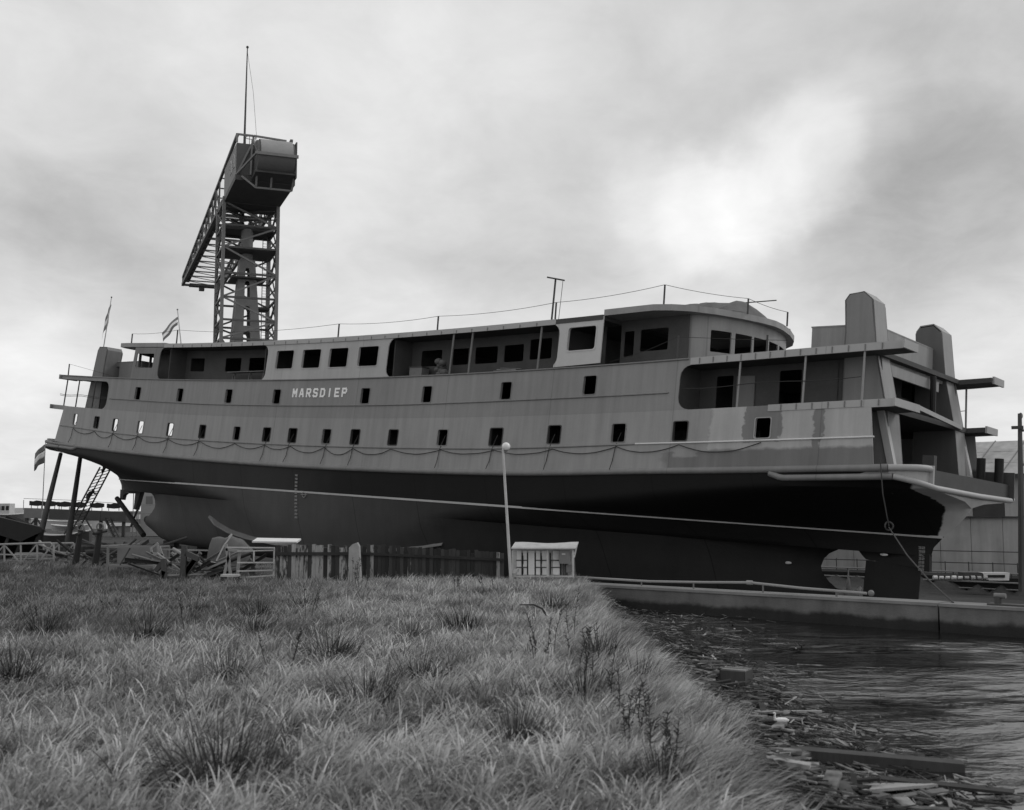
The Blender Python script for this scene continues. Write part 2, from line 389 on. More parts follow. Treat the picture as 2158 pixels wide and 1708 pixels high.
def water_keep(x, y): return wall_q(x, y) > -0.9 and x > crest(min(max(y, 0), 43)) + 0.6
wx = axis((2, 26, 170), (26, 90, 30), (90, 400, 10)); wy = axis((-60, 6, 20), (6, 41, 240))
tag(sheet('water', wx, wy, water_z, M['water'], water_keep), kind='structure')

# ------------------------------------------------------------------ slip walls
m, t, b = newmat('tide stained concrete'); g = G(t); c = g.coord(); x, y, z = g.xyz(c)
n = g.noise(c, 0.8, 6, 0.6); st = g.noise(c, 1.6, 5, 0.65, (1, 1, 0.2)); f = g.noise(c, 12, 3, 0.6)
wet = g.step(g.m('ADD', z, g.m('MULTIPLY', g.m('SUBTRACT', n, 0.5), 0.5)), -0.5, -0.3)
v = g.mix(wet, 0.028, 0.135); k = g.m('ADD', g.m('MULTIPLY', g.m('SUBTRACT', n, 0.5), 1.1), g.m('ADD', g.m('MULTIPLY', g.m('SUBTRACT', st, 0.5), 0.7), 1.0))
g.color(g.m('MAXIMUM', g.m('MULTIPLY', v, k), 0.01), b.inputs['Base Color']); setv(b, 0.85, 0.2); g.bump(g.m('ADD', n, f), b, 0.4, 0.04); M['quay'] = m
def wpt(s, q, z): return Vector((WA.x + WD.x * s + WN.x * q, WA.y + WD.y * s + WN.y * q, z))
wall = thing('slip_wall', 'long low concrete wall between the slipway and the water', 'wall', wpt(0, 0, 0))
def local(o, mb):
    inv = -Vector(o.location); mb.v = [tuple(Vector(p) + inv) for p in mb.v]; return mb
def quay_box(s0, s1, q0, q1, z0, z1):
    mb = MB(); P = [wpt(s0, q0, z0), wpt(s1, q0, z0), wpt(s1, q1, z0), wpt(s0, q1, z0)]
    mb.add(P + [p + Vector((0, 0, z1 - z0)) for p in P], [(0, 3, 2, 1), (4, 5, 6, 7), (0, 1, 5, 4), (1, 2, 6, 5), (2, 3, 7, 6), (3, 0, 4, 7)]); return mb
for s0, s1, q in ((-55, 0.0, 0), (0.03, 13.55, 0), (13.62, 30, 0.06), (30.05, 60, 0)):
    obj('wall_section', local(wall, quay_box(s0, s1, -0.85, q, -5, 0)), M['quay'], wall)
for s0, s1, q in ((0.0, 13.55, 0.05), (13.62, 30, 0.11)):
    obj('coping', local(wall, quay_box(s0, s1, -0.9, q, 0.003, 0.09)), M['concrete'], wall)
# pipe that runs along the wall
pipe = thing('water_pipe', 'pale pipe on short brackets along the top of the slip wall', 'pipe', wpt(0, 0, 0))
pp = [(-0.5, 0.30), (3, 0.27), (5.2, 0.33), (7.1, 0.40), (9.0, 0.30), (11.2, 0.24)]
obj('pipe_run', local(pipe, MB().tube([wpt(s, -0.35, z) for s, z in pp], 0.045, 8)), M['steel_pale'], pipe, True)
obj('valve', local(pipe, MB().ball(wpt(11.35, -0.35, 0.25), 0.10)), M['steel_mid'], pipe, True)
obj('coupling', local(pipe, MB().tube([wpt(7.0, -0.35, 0.40), wpt(7.2, -0.35, 0.40)], 0.075, 8)), M['steel_pale'], pipe, True)
for s, z in ((0.2, 0.3), (2.7, 0.28), (4.9, 0.32), (7.6, 0.37), (10.2, 0.26)):
    obj('bracket', local(pipe, MB().beam(wpt(s, -0.35, 0.09), wpt(s, -0.35, z), 0.05)), M['steel_mid'], pipe)
# bollard pair on the wall
mb_ = thing('mooring_cleat', 'rusty twin post mooring cleat on top of the slip wall', 'mooring cleat', wpt(15.6, -0.4, 0.09))
obj('base_plate', local(mb_, quay_box(14.9, 16.3, -0.6, -0.2, 0.092, 0.14)), M['steel_dark'], mb_)
for s in (15.15, 16.05):
    obj('post', local(mb_, MB().tube([wpt(s, -0.4, 0.14), wpt(s, -0.4, 0.34)], 0.10, 10)), M['steel_dark'], mb_, True)
    obj('cap', local(mb_, MB().tube([wpt(s - 0.1, -0.4, 0.36), wpt(s + 0.22, -0.4, 0.36)], 0.075, 10)), M['steel_mid'], mb_, True)
mbr = MB()
for i in range(26):
    a = random.uniform(16.5, 17.9); mbr.tube([wpt(a + math.cos(j) * 0.25, -0.45 + math.sin(j * 1.1) * 0.2, 0.12 + 0.04 * random.random()) for j in range(5)], 0.02, 5)
tag(obj('rope_heap', mbr, M['rope_pale']), 'loose heap of rope on the wall beside the twin mooring cleat', 'rope')
# far side quay of the slip
fq = thing('far_quay', 'low dark quay with pipe rails on the far side of the slipway', 'quay', wpt(20, -38, -1.2))
for k in range(6):
    obj('quay_section', local(fq, quay_box(-40 + k * 20 + 0.03, -20 + k * 20, -38.9, -38, -6, -1.28)), M['black'], fq)
for z, q, r_ in ((-1.0, -38.1, 0.05), (-1.55, -37.9, 0.05), (-1.95, -37.9, 0.04), (-2.4, -37.9, 0.05), (-2.85, -37.9, 0.04)):
    obj('rail_pipe', local(fq, MB().tube([wpt(-20, q, z), wpt(60, q, z)], r_, 6)), M['steel_pale'], fq)
for k in range(22):
    obj('rail_post', local(fq, MB().beam(wpt(-18 + k * 3.5, -38.1, -1.3), wpt(-18 + k * 3.5, -38.1, -0.98), 0.06)), M['steel_dark'], fq)

# ------------------------------------------------------------------ the ferry
def sheer(s): return (s / 34.5) ** 2
def half(s):
    a = abs(s); return 7.0 - (0.35 * ((a - 28) / 7) ** 2 if a > 28 else 0)
TUMB, ZB = 0.0635, 4.0
def side_t(s, z): return half(s) - TUMB * (z - ZB)
def P3(s, t, z): return Vector((s, -t, z))            # ferry local axes: x along, y away from the camera side, z up
ferry = thing('ferry', 'large unfinished double-ended ferry with open window holes on the slipway', 'ferry', SO)
ferry.rotation_mode = 'QUATERNION'
ferry.rotation_quaternion = Matrix((U, -TT, NN)).transposed().to_quaternion()

def inside(p, poly):
    x, y = p; c = False; n = len(poly)
    for i in range(n):
        x1, y1 = poly[i]; x2, y2 = poly[(i + 1) % n]
        if (y1 > y) != (y2 > y) and x < (x2 - x1) * (y - y1) / (y2 - y1) + x1: c = not c
    return c
def rrect(x0, x1, y0, y1, r, n=3, corners=(1, 1, 1, 1)):
    out = []
    for k, (cx, cy, a0) in enumerate(((x1, y0, -90), (x1, y1, 0), (x0, y1, 90), (x0, y0, 180))):
        if not corners[k] or r <= 0: out.append((cx, cy)); continue
        ox = cx + (-r if cx == x1 else r); oy = cy + (-r if cy == y1 else r)
        for i in range(n + 1):
            a = R(a0 + 90 * i / n); out.append((ox + r * math.cos(a), oy + r * math.sin(a)))
    return out
def subdiv(poly, mx):
    o = []
    for i in range(len(poly)):
        a, b = poly[i], poly[(i + 1) % len(poly)]
        k = max(1, int(math.ceil(max(abs(b[0] - a[0]), abs(b[1] - a[1])) / mx)))
        o += [(a[0] + (b[0] - a[0]) * j / k, a[1] + (b[1] - a[1]) * j / k) for j in range(k)]
    return o
def panel(outer, holes, fmap, thick=0.06, mx=1.6):
    loops = [subdiv(outer, mx)] + [subdiv(h, mx) for h in holes]
    vs = []; es = []
    for lp in loops:
        o = len(vs); vs += lp; es += [(o + i, o + (i + 1) % len(lp)) for i in range(len(lp))]
    xs = [p[0] for p in outer]; ys = [p[1] for p in outer]
    x = min(xs) + mx * 0.73
    while x < max(xs):
        y = min(ys) + mx * 0.61
        while y < max(ys):
            if inside((x, y), outer) and not any(inside((x, y), h) for h in holes): vs.append((x, y))
            y += mx
        x += mx
    v2, e2, f2, _, _, _ = delaunay_2d_cdt([Vector(v) for v in vs], es, [], 0, 1e-5)
    tri = []
    for f in f2:
        cx = sum(v2[i].x for i in f) / len(f); cy = sum(v2[i].y for i in f) / len(f)
        if inside((cx, cy), loops[0]) and not any(inside((cx, cy), h) for h in loops[1:]): tri.append(tuple(f))
    n = len(v2); mb = MB()
    V = [fmap(p.x, p.y, 0.0) for p in v2] + [fmap(p.x, p.y, thick) for p in v2]
    F = list(tri) + [tuple(i + n for i in reversed(f)) for f in tri]
    cnt = {}
    for f in tri:
        for i in range(len(f)):
            a, b_ = f[i], f[(i + 1) % len(f)]; k = (min(a, b_), max(a, b_)); cnt[k] = cnt.get(k, []) + [(a, b_)]
    for k, l in cnt.items():
        if len(l) == 1:
            a, b_ = l[0]; F.append((b_, a, a + n, b_ + n))
    mb.add(V, F); return mb
def side_map(sgn=1, off=0.0):
    def f(s, ze, d):
        z = ze + sheer(s); return P3(s, sgn * (side_t(s, z) + off - d), z)
    return f

# --- hull shell
def stem(zl):
    pts = [(-0.1, 33.85), (0.35, 33.9), (0.7, 33.9), (1.1, 34.0), (1.6, 34.42), (2.0, 35.1), (2.3, 35.5), (2.6, 35.75), (2.75, 35.85), (2.9, 35.45), (3.3, 35.3)]
    for (a, sa), (b_, sb) in zip(pts, pts[1:]):
        if zl <= b_: return sa + (sb - sa) * max(0, (zl - a)) / (b_ - a)
    return 35.3
def lerp_tab(tab, z):
    if z <= tab[0][0]: return tab[0][1]
    for (a, va), (b_, vb) in zip(tab, tab[1:]):
        if z <= b_: return va + (vb - va) * (z - a) / (b_ - a)
    return tab[-1][1]
Bm = lambda z: lerp_tab([(-2.9, 4.6), (-2.75, 5.3), (-2.5, 5.85), (-2.1, 6.25), (-1.6, 6.5), (-0.8, 6.72), (0, 6.84), (1.6, 6.97), (3.3, 7.0)], z)
S0 = lambda z: lerp_tab([(-2.9, 1), (-1.5, 4), (0, 7.5), (0.7, 9), (1.6, 14), (2.3, 21), (2.8, 26), (3.3, 29)], z)
PP = lambda z: lerp_tab([(-2.9, 1.5), (0, 1.2), (0.7, 1.2), (1.6, 1.6), (2.3, 2.2), (2.8, 3.5), (3.3, 4)], z)
BE = lambda z: lerp_tab([(2.55, 0.0), (2.65, 2.6), (2.8, 5.3), (3.0, 5.9), (3.3, 6.15)], z)
APER = [(-2.9, 27.6), (-2.4, 28.6), (-1.9, 29.8), (-1.6, 30.1), (-1.35, 29.95), (-1.15, 29.4), (-0.9, 29.05), (-0.5, 28.68), (-0.2, 28.6), (0.2, 28.75), (0.45, 29.0), (0.7, 29.5)]
def half_breadth(zl, s, se):
    a = abs(s); s0 = S0(zl)
    if zl < 0.6999:                      # underwater body: same lines as above, closed off at the propeller aperture
        x_ = max(0, (a - s0) / (33.9 - s0)); b_ = Bm(zl) * (1 - min(1, x_) ** PP(zl)); s1 = 21.0
        if a > s1: b_ *= max(0, 1 - ((a - s1) / max(0.1, se - s1)) ** 2.0) ** 0.7 if a < se else 0
        return b_
    x_ = max(0, (a - s0) / max(0.1, se - s0)); be = BE(zl)
    return be + (Bm(zl) - be) * (1 - min(1, x_) ** PP(zl))
def hull_grid(zrows, endf, nu=81):
    mb = MB(); rows = []
    for side in (1, -1):
        for zl in zrows:
            se = endf(zl); row = []
            for j in range(nu):
                fr = -1 + 2 * j / (nu - 1); fr = math.copysign(1 - (1 - abs(fr)) ** 1.35, fr); s = fr * se
                s0 = S0(zl); x_ = max(0, (abs(s) - s0) / max(0.1, se - s0)); be = BE(zl)
                b_ = half_breadth(zl, s, se)
                z = zl + sheer(s) * max(0, min(1, (zl - 1.6) / 1.7))
                if zl < -2.0: z += 0.25 * max(0, (abs(s) - 20) / 10) ** 2 * (-2.0 - zl) / 0.9
                row.append(P3(s, side * max(b_, 0.0), z))
            rows.append(row)
    nz = len(zrows); mb.v = [tuple(p) for r_ in rows for p in r_]
    for sd in (0, 1):
        for i in range(nz - 1):
            for j in range(nu - 1):
                a = (sd * nz + i) * nu + j; q = (a, a + 1, a + nu + 1, a + nu); mb.f.append(q if sd == 0 else q[::-1])
    for j in range(nu - 1):      # bottom and top closing strips
        a, b_ = j, nz * nu + j; mb.f.append((a, b_, b_ + 1, a + 1))
        a = (nz - 1) * nu + j; b_ = (2 * nz - 1) * nu + j; mb.f.append((a, a + 1, b_ + 1, b_))
    for j in (0, nu - 1):        # ends
        for i in range(nz - 1):
            a = i * nu + j; b_ = (nz + i) * nu + j; mb.f.append((a, a + nu, b_ + nu, b_))
    return mb
def weld(o, d=0.004):
    bm = bmesh.new(); bm.from_mesh(o.data); bmesh.ops.remove_doubles(bm, verts=bm.verts, dist=d)
    bmesh.ops.dissolve_degenerate(bm, edges=bm.edges, dist=0.001); bmesh.ops.recalc_face_normals(bm, faces=bm.faces); bm.to_mesh(o.data); bm.free()
hu = obj('hull', hull_grid([0.7, 0.9, 1.1, 1.35, 1.6, 1.8, 2.0, 2.15, 2.3, 2.45, 2.6, 2.7, 2.8, 2.9, 3.0, 3.15, 3.3], stem), M['hull'], ferry, True); weld(hu)
hl = obj('lower_hull', hull_grid([-2.9, -2.75, -2.5, -2.2, -1.9, -1.6, -1.35, -1.15, -0.9, -0.5, -0.2, 0.2, 0.45, 0.698], lambda z: lerp_tab(APER, z)), M['hull'], ferry, True); weld(hl)
def hull_t(s, z):            # half breadth of the shell at a height near the middle
    zl = z - sheer(s) * max(0, min(1, (z - 1.6) / 1.7)); zl = min(3.3, zl)
    se = stem(zl) if zl >= 0.6999 else lerp_tab(APER, zl)
    return half_breadth(zl, s, se)
# white line along the waterline
mb = MB()
for side in (1,):
    pts = [s * 34.42 / 60 for s in range(-60, 61)]
    for s in pts:
        tt = hull_t(max(-34.35, min(34.35, s)), 1.6) + 0.02
        mb.v += [tuple(P3(s, tt, 1.545)), tuple(P3(s, tt + 0.005, 1.655)), tuple(P3(s, tt - 0.05, 1.655)), tuple(P3(s, tt - 0.05, 1.545))]
    for i in range(len(pts) - 1):
        a = i * 4; mb.f += [(a, a + 4, a + 5, a + 1), (a + 1, a + 5, a + 6, a + 2), (a + 3, a, a + 4, a + 7)]
obj('waterline_stripe', mb, grey('stripe paint', 0.46, 0.6, 0.2, 1.0), ferry)
# rubbing strakes
def strake(z0f, s0, s1, r_, off, mat, name='rubbing_strake', sgn=1, n=90):
    pts = []
    for i in range(n + 1):
        s = s0 + (s1 - s0) * i / n; z = z0f(s) + sheer(s); pts.append(P3(s, sgn * (side_t(s, min(z, 4.2)) - off), z))
    return obj(name, MB().tube(pts, r_, 10), mat, ferry, True)
upz = lambda s: 3.17 + 0.13 * smooth(14, 24, s)
loz = lambda s: 2.93
def low_z(s):
    a = abs(s); return 3.17 - 0.24 * smooth(29.0, 29.9, a) if a < 30 else 2.93
for sg in (1, -1):
    strake(upz, -32.0, 34.4, 0.155, 0.03, M['belt'], sgn=sg)
    strake(low_z, 29.2, 34.6, 0.14, 0.02, M['belt'], sgn=sg, n=24); strake(low_z, -32.0, -29.2, 0.14, 0.02, M['belt'], sgn=sg, n=12)
    # white primed tubes round the ends
    for e in (1, -1):
        a0 = 34.4 if e > 0 else 32.0
        ps = [(a0, half(a0) - 0.03), (35.0, 6.45), (35.4, 6.2), (35.62, 5.75), (35.66, 5.3)]
        obj('rubbing_strake', MB().tube([P3(e * s, sg * t_, (upz(e * s) if e > 0 else 3.17) + sheer(s)) for s, t_ in ps], 0.14, 10), M['belt_white'] if e > 0 else M['belt'], ferry, True)
        ps = [(a0 + 0.2, half(a0) - 0.05, 2.93), (34.9, 6.5, 2.86), (35.4, 6.2, 2.72), (35.68, 5.7, 2.6), (35.78, 5.0, 2.52), (35.9, 0, 2.46)]
        obj('rubbing_strake', MB().tube([P3(e * s, sg * t_, z + sheer(s)) for s, t_, z in ps], 0.125, 10), M['belt_white'] if e > 0 else M['belt'], ferry, True)
        obj('ramp_jamb', MB().beam(P3(e * 35.68, sg * 5.3, 2.5 + sheer(36)), P3(e * 35.68, sg * 5.3, 3.42 + sheer(36)), 0.16, 0.22), M['belt_white'] if e > 0 else M['belt'], ferry)
for e in (1, -1):
    # bulwark plates at each end: near corner, sill plate and far side with its bollards
    bmz = lambda s: sheer(s)
    for sg in (1, -1):
        ps = [(33.2, half(33.2) - 0.06), (34.4, half(34.4) - 0.08), (35.0, 6.42), (35.4, 6.14), (35.6, 5.7), (35.63, 5.3)]
        for lo_, hi_, mt_ in ((0, 2, M['belt']), (1, 6, M['belt_white'] if e > 0 else M['belt'])):
            mb = MB(); qs = ps[lo_:hi_]
            for s, t_ in qs: mb.v += [tuple(P3(e * s, sg * t_, 2.9 + sheer(s) - (0.3 if s > 35.3 else 0))), tuple(P3(e * s, sg * t_, 3.42 + sheer(s))), tuple(P3(e * (s - 0.06), sg * (t_ - 0.06), 3.42 + sheer(s))), tuple(P3(e * (s - 0.06), sg * (t_ - 0.06), 2.9 + sheer(s) - (0.3 if s > 35.3 else 0)))]
            for i in range(len(qs) - 1):
                for k in range(4): mb.f.append((i * 4 + k, i * 4 + 4 + k, i * 4 + 4 + (k + 1) % 4, i * 4 + (k + 1) % 4))
            obj('bulwark', mb, mt_, ferry)
    mb = MB(); mb.box(P3(e * 35.62, 0, 2.88 + sheer(36)), (0.08, 10.4, 0.78)); obj('end_sill', mb, M['steel_dark'], ferry)
    mb = MB(); mb.box(P3(e * 34.6, -5.2, 3.25 + sheer(35)), (2.6, 0.08, 1.35)); obj('end_bulwark', mb, M['steel_dark'], ferry)
    for s, t_ in ((34.5, -4.6), (35.35, -4.6)):
        obj('bollard', MB().tube([P3(e * s, t_, 2.9 + sheer(35)), P3(e * s, t_, 4.55 + sheer(35))], 0.21, 12), M['black'], ferry, True)
    for s, t_ in ((32.9, 6.1), (34.9, 3.4)):
        obj('deck_box', MB().box(P3(e * s, t_, 3.55 + sheer(s)), (0.5, 0.35, 1.0)), M['steel_dark'], ferry)
# skeg pieces, rudder, propeller
for e in (1, -1):
    # horn above the rudder
    poly = [(30.45, 0.78), (33.88, 0.78), (33.9, 0.0), (33.6, 0.0), (33.35, 0.12), (30.9, 0.32), (30.75, 0.45)] if e > 0 else [(31.6, 0.75), (33.86, 0.75), (33.78, -0.1), (33.4, -0.1), (33.3, 0.3), (33.0, 0.47), (31.6, 0.52)]
    obj('skeg', MB().prism([P3(e * s, 0.16, z) for s, z in poly], (0, 0.32, 0)), M['hull'], ferry)
rud = obj('rudder', MB().prism([P3(s, t_, 0.27) for s, t_ in ((30.88, 0.1), (31.4, 0.17), (32.3, 0.14), (33.48, 0.03), (33.48, -0.03), (32.3, -0.14), (31.4, -0.17), (30.88, -0.1))], P3(-0.14, 0, -2.7)), M['hull'], ferry)
obj('rudder_trunk', MB().prism([P3(-30.75, 0.2, 0.75), P3(-31.5, 0.2, 0.6), P3(-31.5, 0.2, -0.75), P3(-31.25, 0.2, -0.8)], (0, 0.4, 0)), M['hull'], ferry)
for e in (1, -1): obj('stern_tube', MB().tube([P3(e * 24.5, 0, -1.5), P3(e * 28.5, 0, -1.5), P3(e * 29.7, 0, -1.5)], [0.5, 0.42, 0.30], 14), M['hull'], ferry, True)
prop = obj('propeller', MB().tube([P3(29.75, 0, -1.5), P3(30.0, 0, -1.5), P3(30.35, 0, -1.5), P3(30.55, 0, -1.5)], [0.26, 0.28, 0.2, 0.08], 12), M['steel_mid'], ferry, True)
for k in range(4):
    a0 = R(8 + 90 * k); mb = MB(); nn_ = 8
    for i in range(nn_ + 1):
        rr = 0.2 + 1.12 * i / nn_; wd = 0.42 * math.sin(math.pi * min(1, (0.15 + 0.68 * i / nn_))) ** 0.7 + 0.05
        tw = R(38 - 22 * i / nn_)
        for q in (-1, 1):
            a = a0 + q * wd * math.cos(tw) / max(rr, 0.35) * 0.8; mb.v.append(tuple(P3(30.1 + q * wd * math.sin(tw), rr * math.sin(a), -1.5 + rr * math.cos(a))))
    for i in range(nn_): mb.f.append((2 * i, 2 * i + 1, 2 * i + 3, 2 * i + 2))
    bl = obj('blade', mb, M['steel_pale'], prop, True); sm = bl.modifiers.new('thick', 'SOLIDIFY'); sm.thickness = 0.05
for s, z in ((27.3, -0.15), (31.9, 0.62)):
    obj('zinc_anode', MB().ball(P3(s, hull_t(s, z) + 0.02 if s < 30 else 0.5, z), 0.2, 10, 6, (1, 0.3, 0.35)), M['white'], ferry, True)
# bilge keel
bk = [(-13.5, -0.35), (-12.2, -0.8), (-10.5, -1.2), (-8, -1.45), (-4, -1.62), (0, -1.62), (4, -1.4), (7, -1.02), (9.3, -0.55)]
mb = MB()
for s, z in bk:
    tt = hull_t(s, z); wdt = 0.34 if -12.5 < s < 8.5 else 0.06
    mb.v += [tuple(P3(s, tt - 0.15, z + 0.06)), tuple(P3(s, tt + wdt, z - 0.20)), tuple(P3(s, tt + wdt, z - 0.25)), tuple(P3(s, tt - 0.15, z))]
for i in range(len(bk) - 1):
    for k in range(4): mb.f.append((i * 4 + k, i * 4 + 4 + k, i * 4 + 4 + (k + 1) % 4, i * 4 + (k + 1) % 4))
obj('bilge_keel', mb, M['steel_mid'], ferry)

# --- side plating
LOWW = [(-30.5, -29.93), (-27.3, -26.65), (-24.63, -24.0), (-21.28, -20.53), (-17.45, -16.75), (-13.6, -12.9), (-9.75, -9.05), (-6.62, -5.88), (-4.05, -3.27), (-0.82, -0.05),
        (1.75, 2.51), (4.98, 5.73), (8.88, 9.62), (12.72, 13.6), (16.65, 17.45), (20.6, 21.4), (24.1, 24.87), (28.33, 29.09)]
UPW = [(-22.3, -21.57), (-16.9, -16.2), (-11.25, -10.5), (-6.15, -5.4), (2.16, 2.92), (7.27, 8.01), (13.12, 13.85), (18.57, 19.36)]
lowz = lambda s: (4.62 + 0.14 * smooth(-22, -31, s) + 0.1 * smooth(14, 18, s), 5.50 + 0.13 * smooth(-22, -31, s) + 0.12 * smooth(11, 16, s))
upzz = lambda s: (7.06 + 0.1 * smooth(10, 19, s), 7.99 + 0.12 * smooth(10, 19, s))
def rot_window(s0, s1, z0, z1, r_=0.09):  # window holes in (s, zeta)
    return rrect(s0, s1, z0, z1, r_, 2)
low_holes = [rot_window(a, b_, *lowz((a + b_) / 2)) for a, b_ in LOWW]
up_holes = [rot_window(a, b_, *upzz((a + b_) / 2)) for a, b_ in UPW]
low_outer = [(-33.1, 3.28), (33.8, 3.28), (33.5, 6.17), (-32.4, 6.17)]
up_outer = [(-26.4, 6.171), (24.5, 6.171)] + [(24.5 - 0.4 + 0.4 * math.cos(R(a)) , 6.6 + 0.4 * math.sin(R(a)) ) for a in ()]
def arc(cx, cy, r_, a0, a1, n=4): return [(cx + r_ * math.cos(R(a0 + (a1 - a0) * i / n)), cy + r_ * math.sin(R(a0 + (a1 - a0) * i / n))) for i in range(n + 1)]
up_outer = [(-26.6, 6.172), (24.75, 6.172)] + arc(24.75, 6.75, 0.56, 270, 180) + arc(24.75, 7.74, 0.56, 180, 90) + [(34.8, 8.3), (34.8, 8.6), (-33.75, 8.6), (-33.75, 8.3)] + arc(-26.6, 7.74, 0.56, 90, 0) + arc(-26.6, 6.75, 0.56, 0, -90)[:-1]
for sg in (1, -1):
    pl = obj('lower_side_plating', panel(low_outer, low_holes, side_map(sg)), M['side_low'], ferry)
    pl = obj('upper_side_plating', panel(up_outer, up_holes, side_map(sg, 0.0)), M['side_up'], ferry)
    # overhanging fascia of the promenade deck at both ends
    for s0, s1 in ((33.2, 34.5), (-34.55, -32.4)):
        obj('deck_fascia', panel([(s0, 5.86), (s1, 5.86), (s1, 6.2), (s0, 6.2)], [], side_map(sg, 0.004), 0.08), M['fascia'] if s0 > 0 else M['side_up'], ferry)
    obj('deck_fascia', panel([(28.9, 5.90), (33.2, 5.90), (33.2, 6.2), (28.9, 6.2)], [], side_map(sg, 0.03), 0.028), M['fascia'], ferry)
    obj('deck_fascia', panel([(24.7, 8.31), (34.82, 8.31), (34.82, 8.64), (24.7, 8.64)], [], side_map(sg, 0.03), 0.028), M['fascia'], ferry)
def frame(poly, sg, name, mat, wd=0.05, proud=0.025, depth=0.13):
    cx = sum(p[0] for p in poly) / len(poly); cy = sum(p[1] for p in poly) / len(poly)
    big = [(p[0] + math.copysign(wd, p[0] - cx), p[1] + math.copysign(wd, p[1] - cy)) for p in poly]
    sml = [(p[0] - math.copysign(0.004, p[0] - cx), p[1] - math.copysign(0.004, p[1] - cy)) for p in poly]
    fm = side_map(sg); n = len(poly)
    V = [fm(*p, -proud) for p in big] + [fm(*p, -proud) for p in sml] + [fm(*p, depth) for p in sml] + [fm(*p, 0.01) for p in big]
    F = []
    for i in range(n):
        j = (i + 1) % n
        F += [(i, j, n + j, n + i), (n + i, n + j, 2 * n + j, 2 * n + i), (3 * n + i, 3 * n + j, j, i)]
    return obj(name, MB().add(V, F), mat, ferry)
for sg in (1, -1):
    for i, h in enumerate(low_holes): frame(h, sg, 'window_frame', M['belt_white'] if (i == 17) else M['steel_dark'] if i % 3 else M['belt'], 0.035)
    for h in up_holes: frame(h, sg, 'window_frame', M['belt'], 0.03)
# moulding rails along the side
for sg in (1, -1):
    for f_, s0, s1, mt in ((lambda s: 4.45 + 0.16 * smooth(-22, -33, s) + 0.16 * smooth(12, 24, s), -32.6, 22.0, M['belt']), (lambda s: 4.45 + 0.16, 22.05, 33.75, M['white']),
                           (lambda s: 6.95 + 0.08 * smooth(2, 18, s) + 0.07 * smooth(-12, -25, s), -25.7, 23.65, M['belt'])):
        pts = []
        for i in range(81):
            s = s0 + (s1 - s0) * i / 80; z = f_(s) + sheer(s); pts.append(P3(s, sg * (side_t(s, z) + 0.03), z))
        obj('moulding_rail', MB().tube(pts, 0.038, 6), mt, ferry)
    # thin coaming line at the bridge deck edge
    obj('deck_edge_bar', MB().tube([P3(s, sg * (side_t(s, 8.6 + sheer(s)) + 0.03), 8.6 + sheer(s)) for s in [-33.7 + 58.3 * i / 60 for i in range(61)]], 0.045, 6), M['bridge_dark'], ferry)
# decks
def slab(name, ss, tf, z0, z1, mat, t0f=None):
    mb = MB()
    for s in ss:
        a = tf(s); b_ = -a if t0f is None else t0f(s)
        mb.v += [tuple(P3(s, a, z0 + sheer(s))), tuple(P3(s, a, z1 + sheer(s))), tuple(P3(s, b_, z1 + sheer(s))), tuple(P3(s, b_, z0 + sheer(s)))]
    n = len(ss)
    for i in range(n - 1):
        for k in range(4): mb.f.append((i * 4 + k, i * 4 + 4 + k, i * 4 + 4 + (k + 1) % 4, i * 4 + (k + 1) % 4))
    mb.f += [(3, 2, 1, 0), tuple((n - 1) * 4 + k for k in range(4))]
    return obj(name, mb, mat, ferry)
lin = lambda a, b_, n: [a + (b_ - a) * i / n for i in range(n + 1)]
slab('car_deck', lin(-35.2, 35.2, 60), lambda s: max(0.3, hull_t(s, 2.4 + sheer(s)) - 0.25), 2.35, 2.5, M['deck'])
slab('promenade_deck', lin(-33.6, 33.6, 40), lambda s: side_t(s, 6) - 0.1, 5.9, 6.14, M['deck'])
for sg in (1, -1):
    for a, b_ in ((33.6, 34.46), (-34.5, -33.6)):
        ti = 3.9 if sg > 0 else 5.05
        slab('deck_wing', lin(a, b_, 3), (lambda s: sg * (side_t(s, 7) - 0.09)), 5.9, 6.14, M['deck'], lambda s: sg * ti)
        e = 1 if a > 0 else -1; zz_ = 6.03 + sheer(34.5); mt_ = M['fascia'] if e > 0 else M['side_up']
        obj('wing_edge', MB().box(P3(e * 34.54, sg * (6.72 + ti) / 2, zz_), (0.10, 6.72 - ti, 0.34)), mt_, ferry)
        if sg > 0: obj('wing_edge', MB().beam(P3(e * 34.54, ti, zz_ + 0.05), P3(e * 33.66, -4.1, zz_ - 0.02), 0.1, 0.2), mt_, ferry)
    for a, b_ in ((33.2, 34.76), (-33.72, -33.2)):
        slab('deck_wing', lin(a, b_, 3), (lambda s: sg * (side_t(s, 9) - 0.09)), 8.33, 8.57, M['deck'], lambda s: sg * 4.9)
        e = 1 if a > 0 else -1; se_ = 34.8 if e > 0 else 33.76
        obj('wing_edge', MB().box(P3(e * se_, sg * 5.85, 8.46 + sheer(se_)), (0.10, 1.55, 0.36)), M['fascia'] if e > 0 else M['side_up'], ferry)
slab('bridge_deck', lin(-33.2, 33.2, 40), lambda s: side_t(s, 8.5) - 0.11, 8.36, 8.575, M['deck'])

# --- bridge level
CEN_H = [rrect(a, b_, 9.34, 10.53, 0.10, 2) for a, b_ in ((-6.37, -4.63), (-3.75, -2.0), (-1.2, 0.53), (1.47, 3.2))]
def bridge_outer(s0, s1, rl, rr_, z0=8.62, z1=10.95):
    o = []
    o += arc(s1 - 0.0, 0, 0, 0, 0, 0)[:0]
    return o
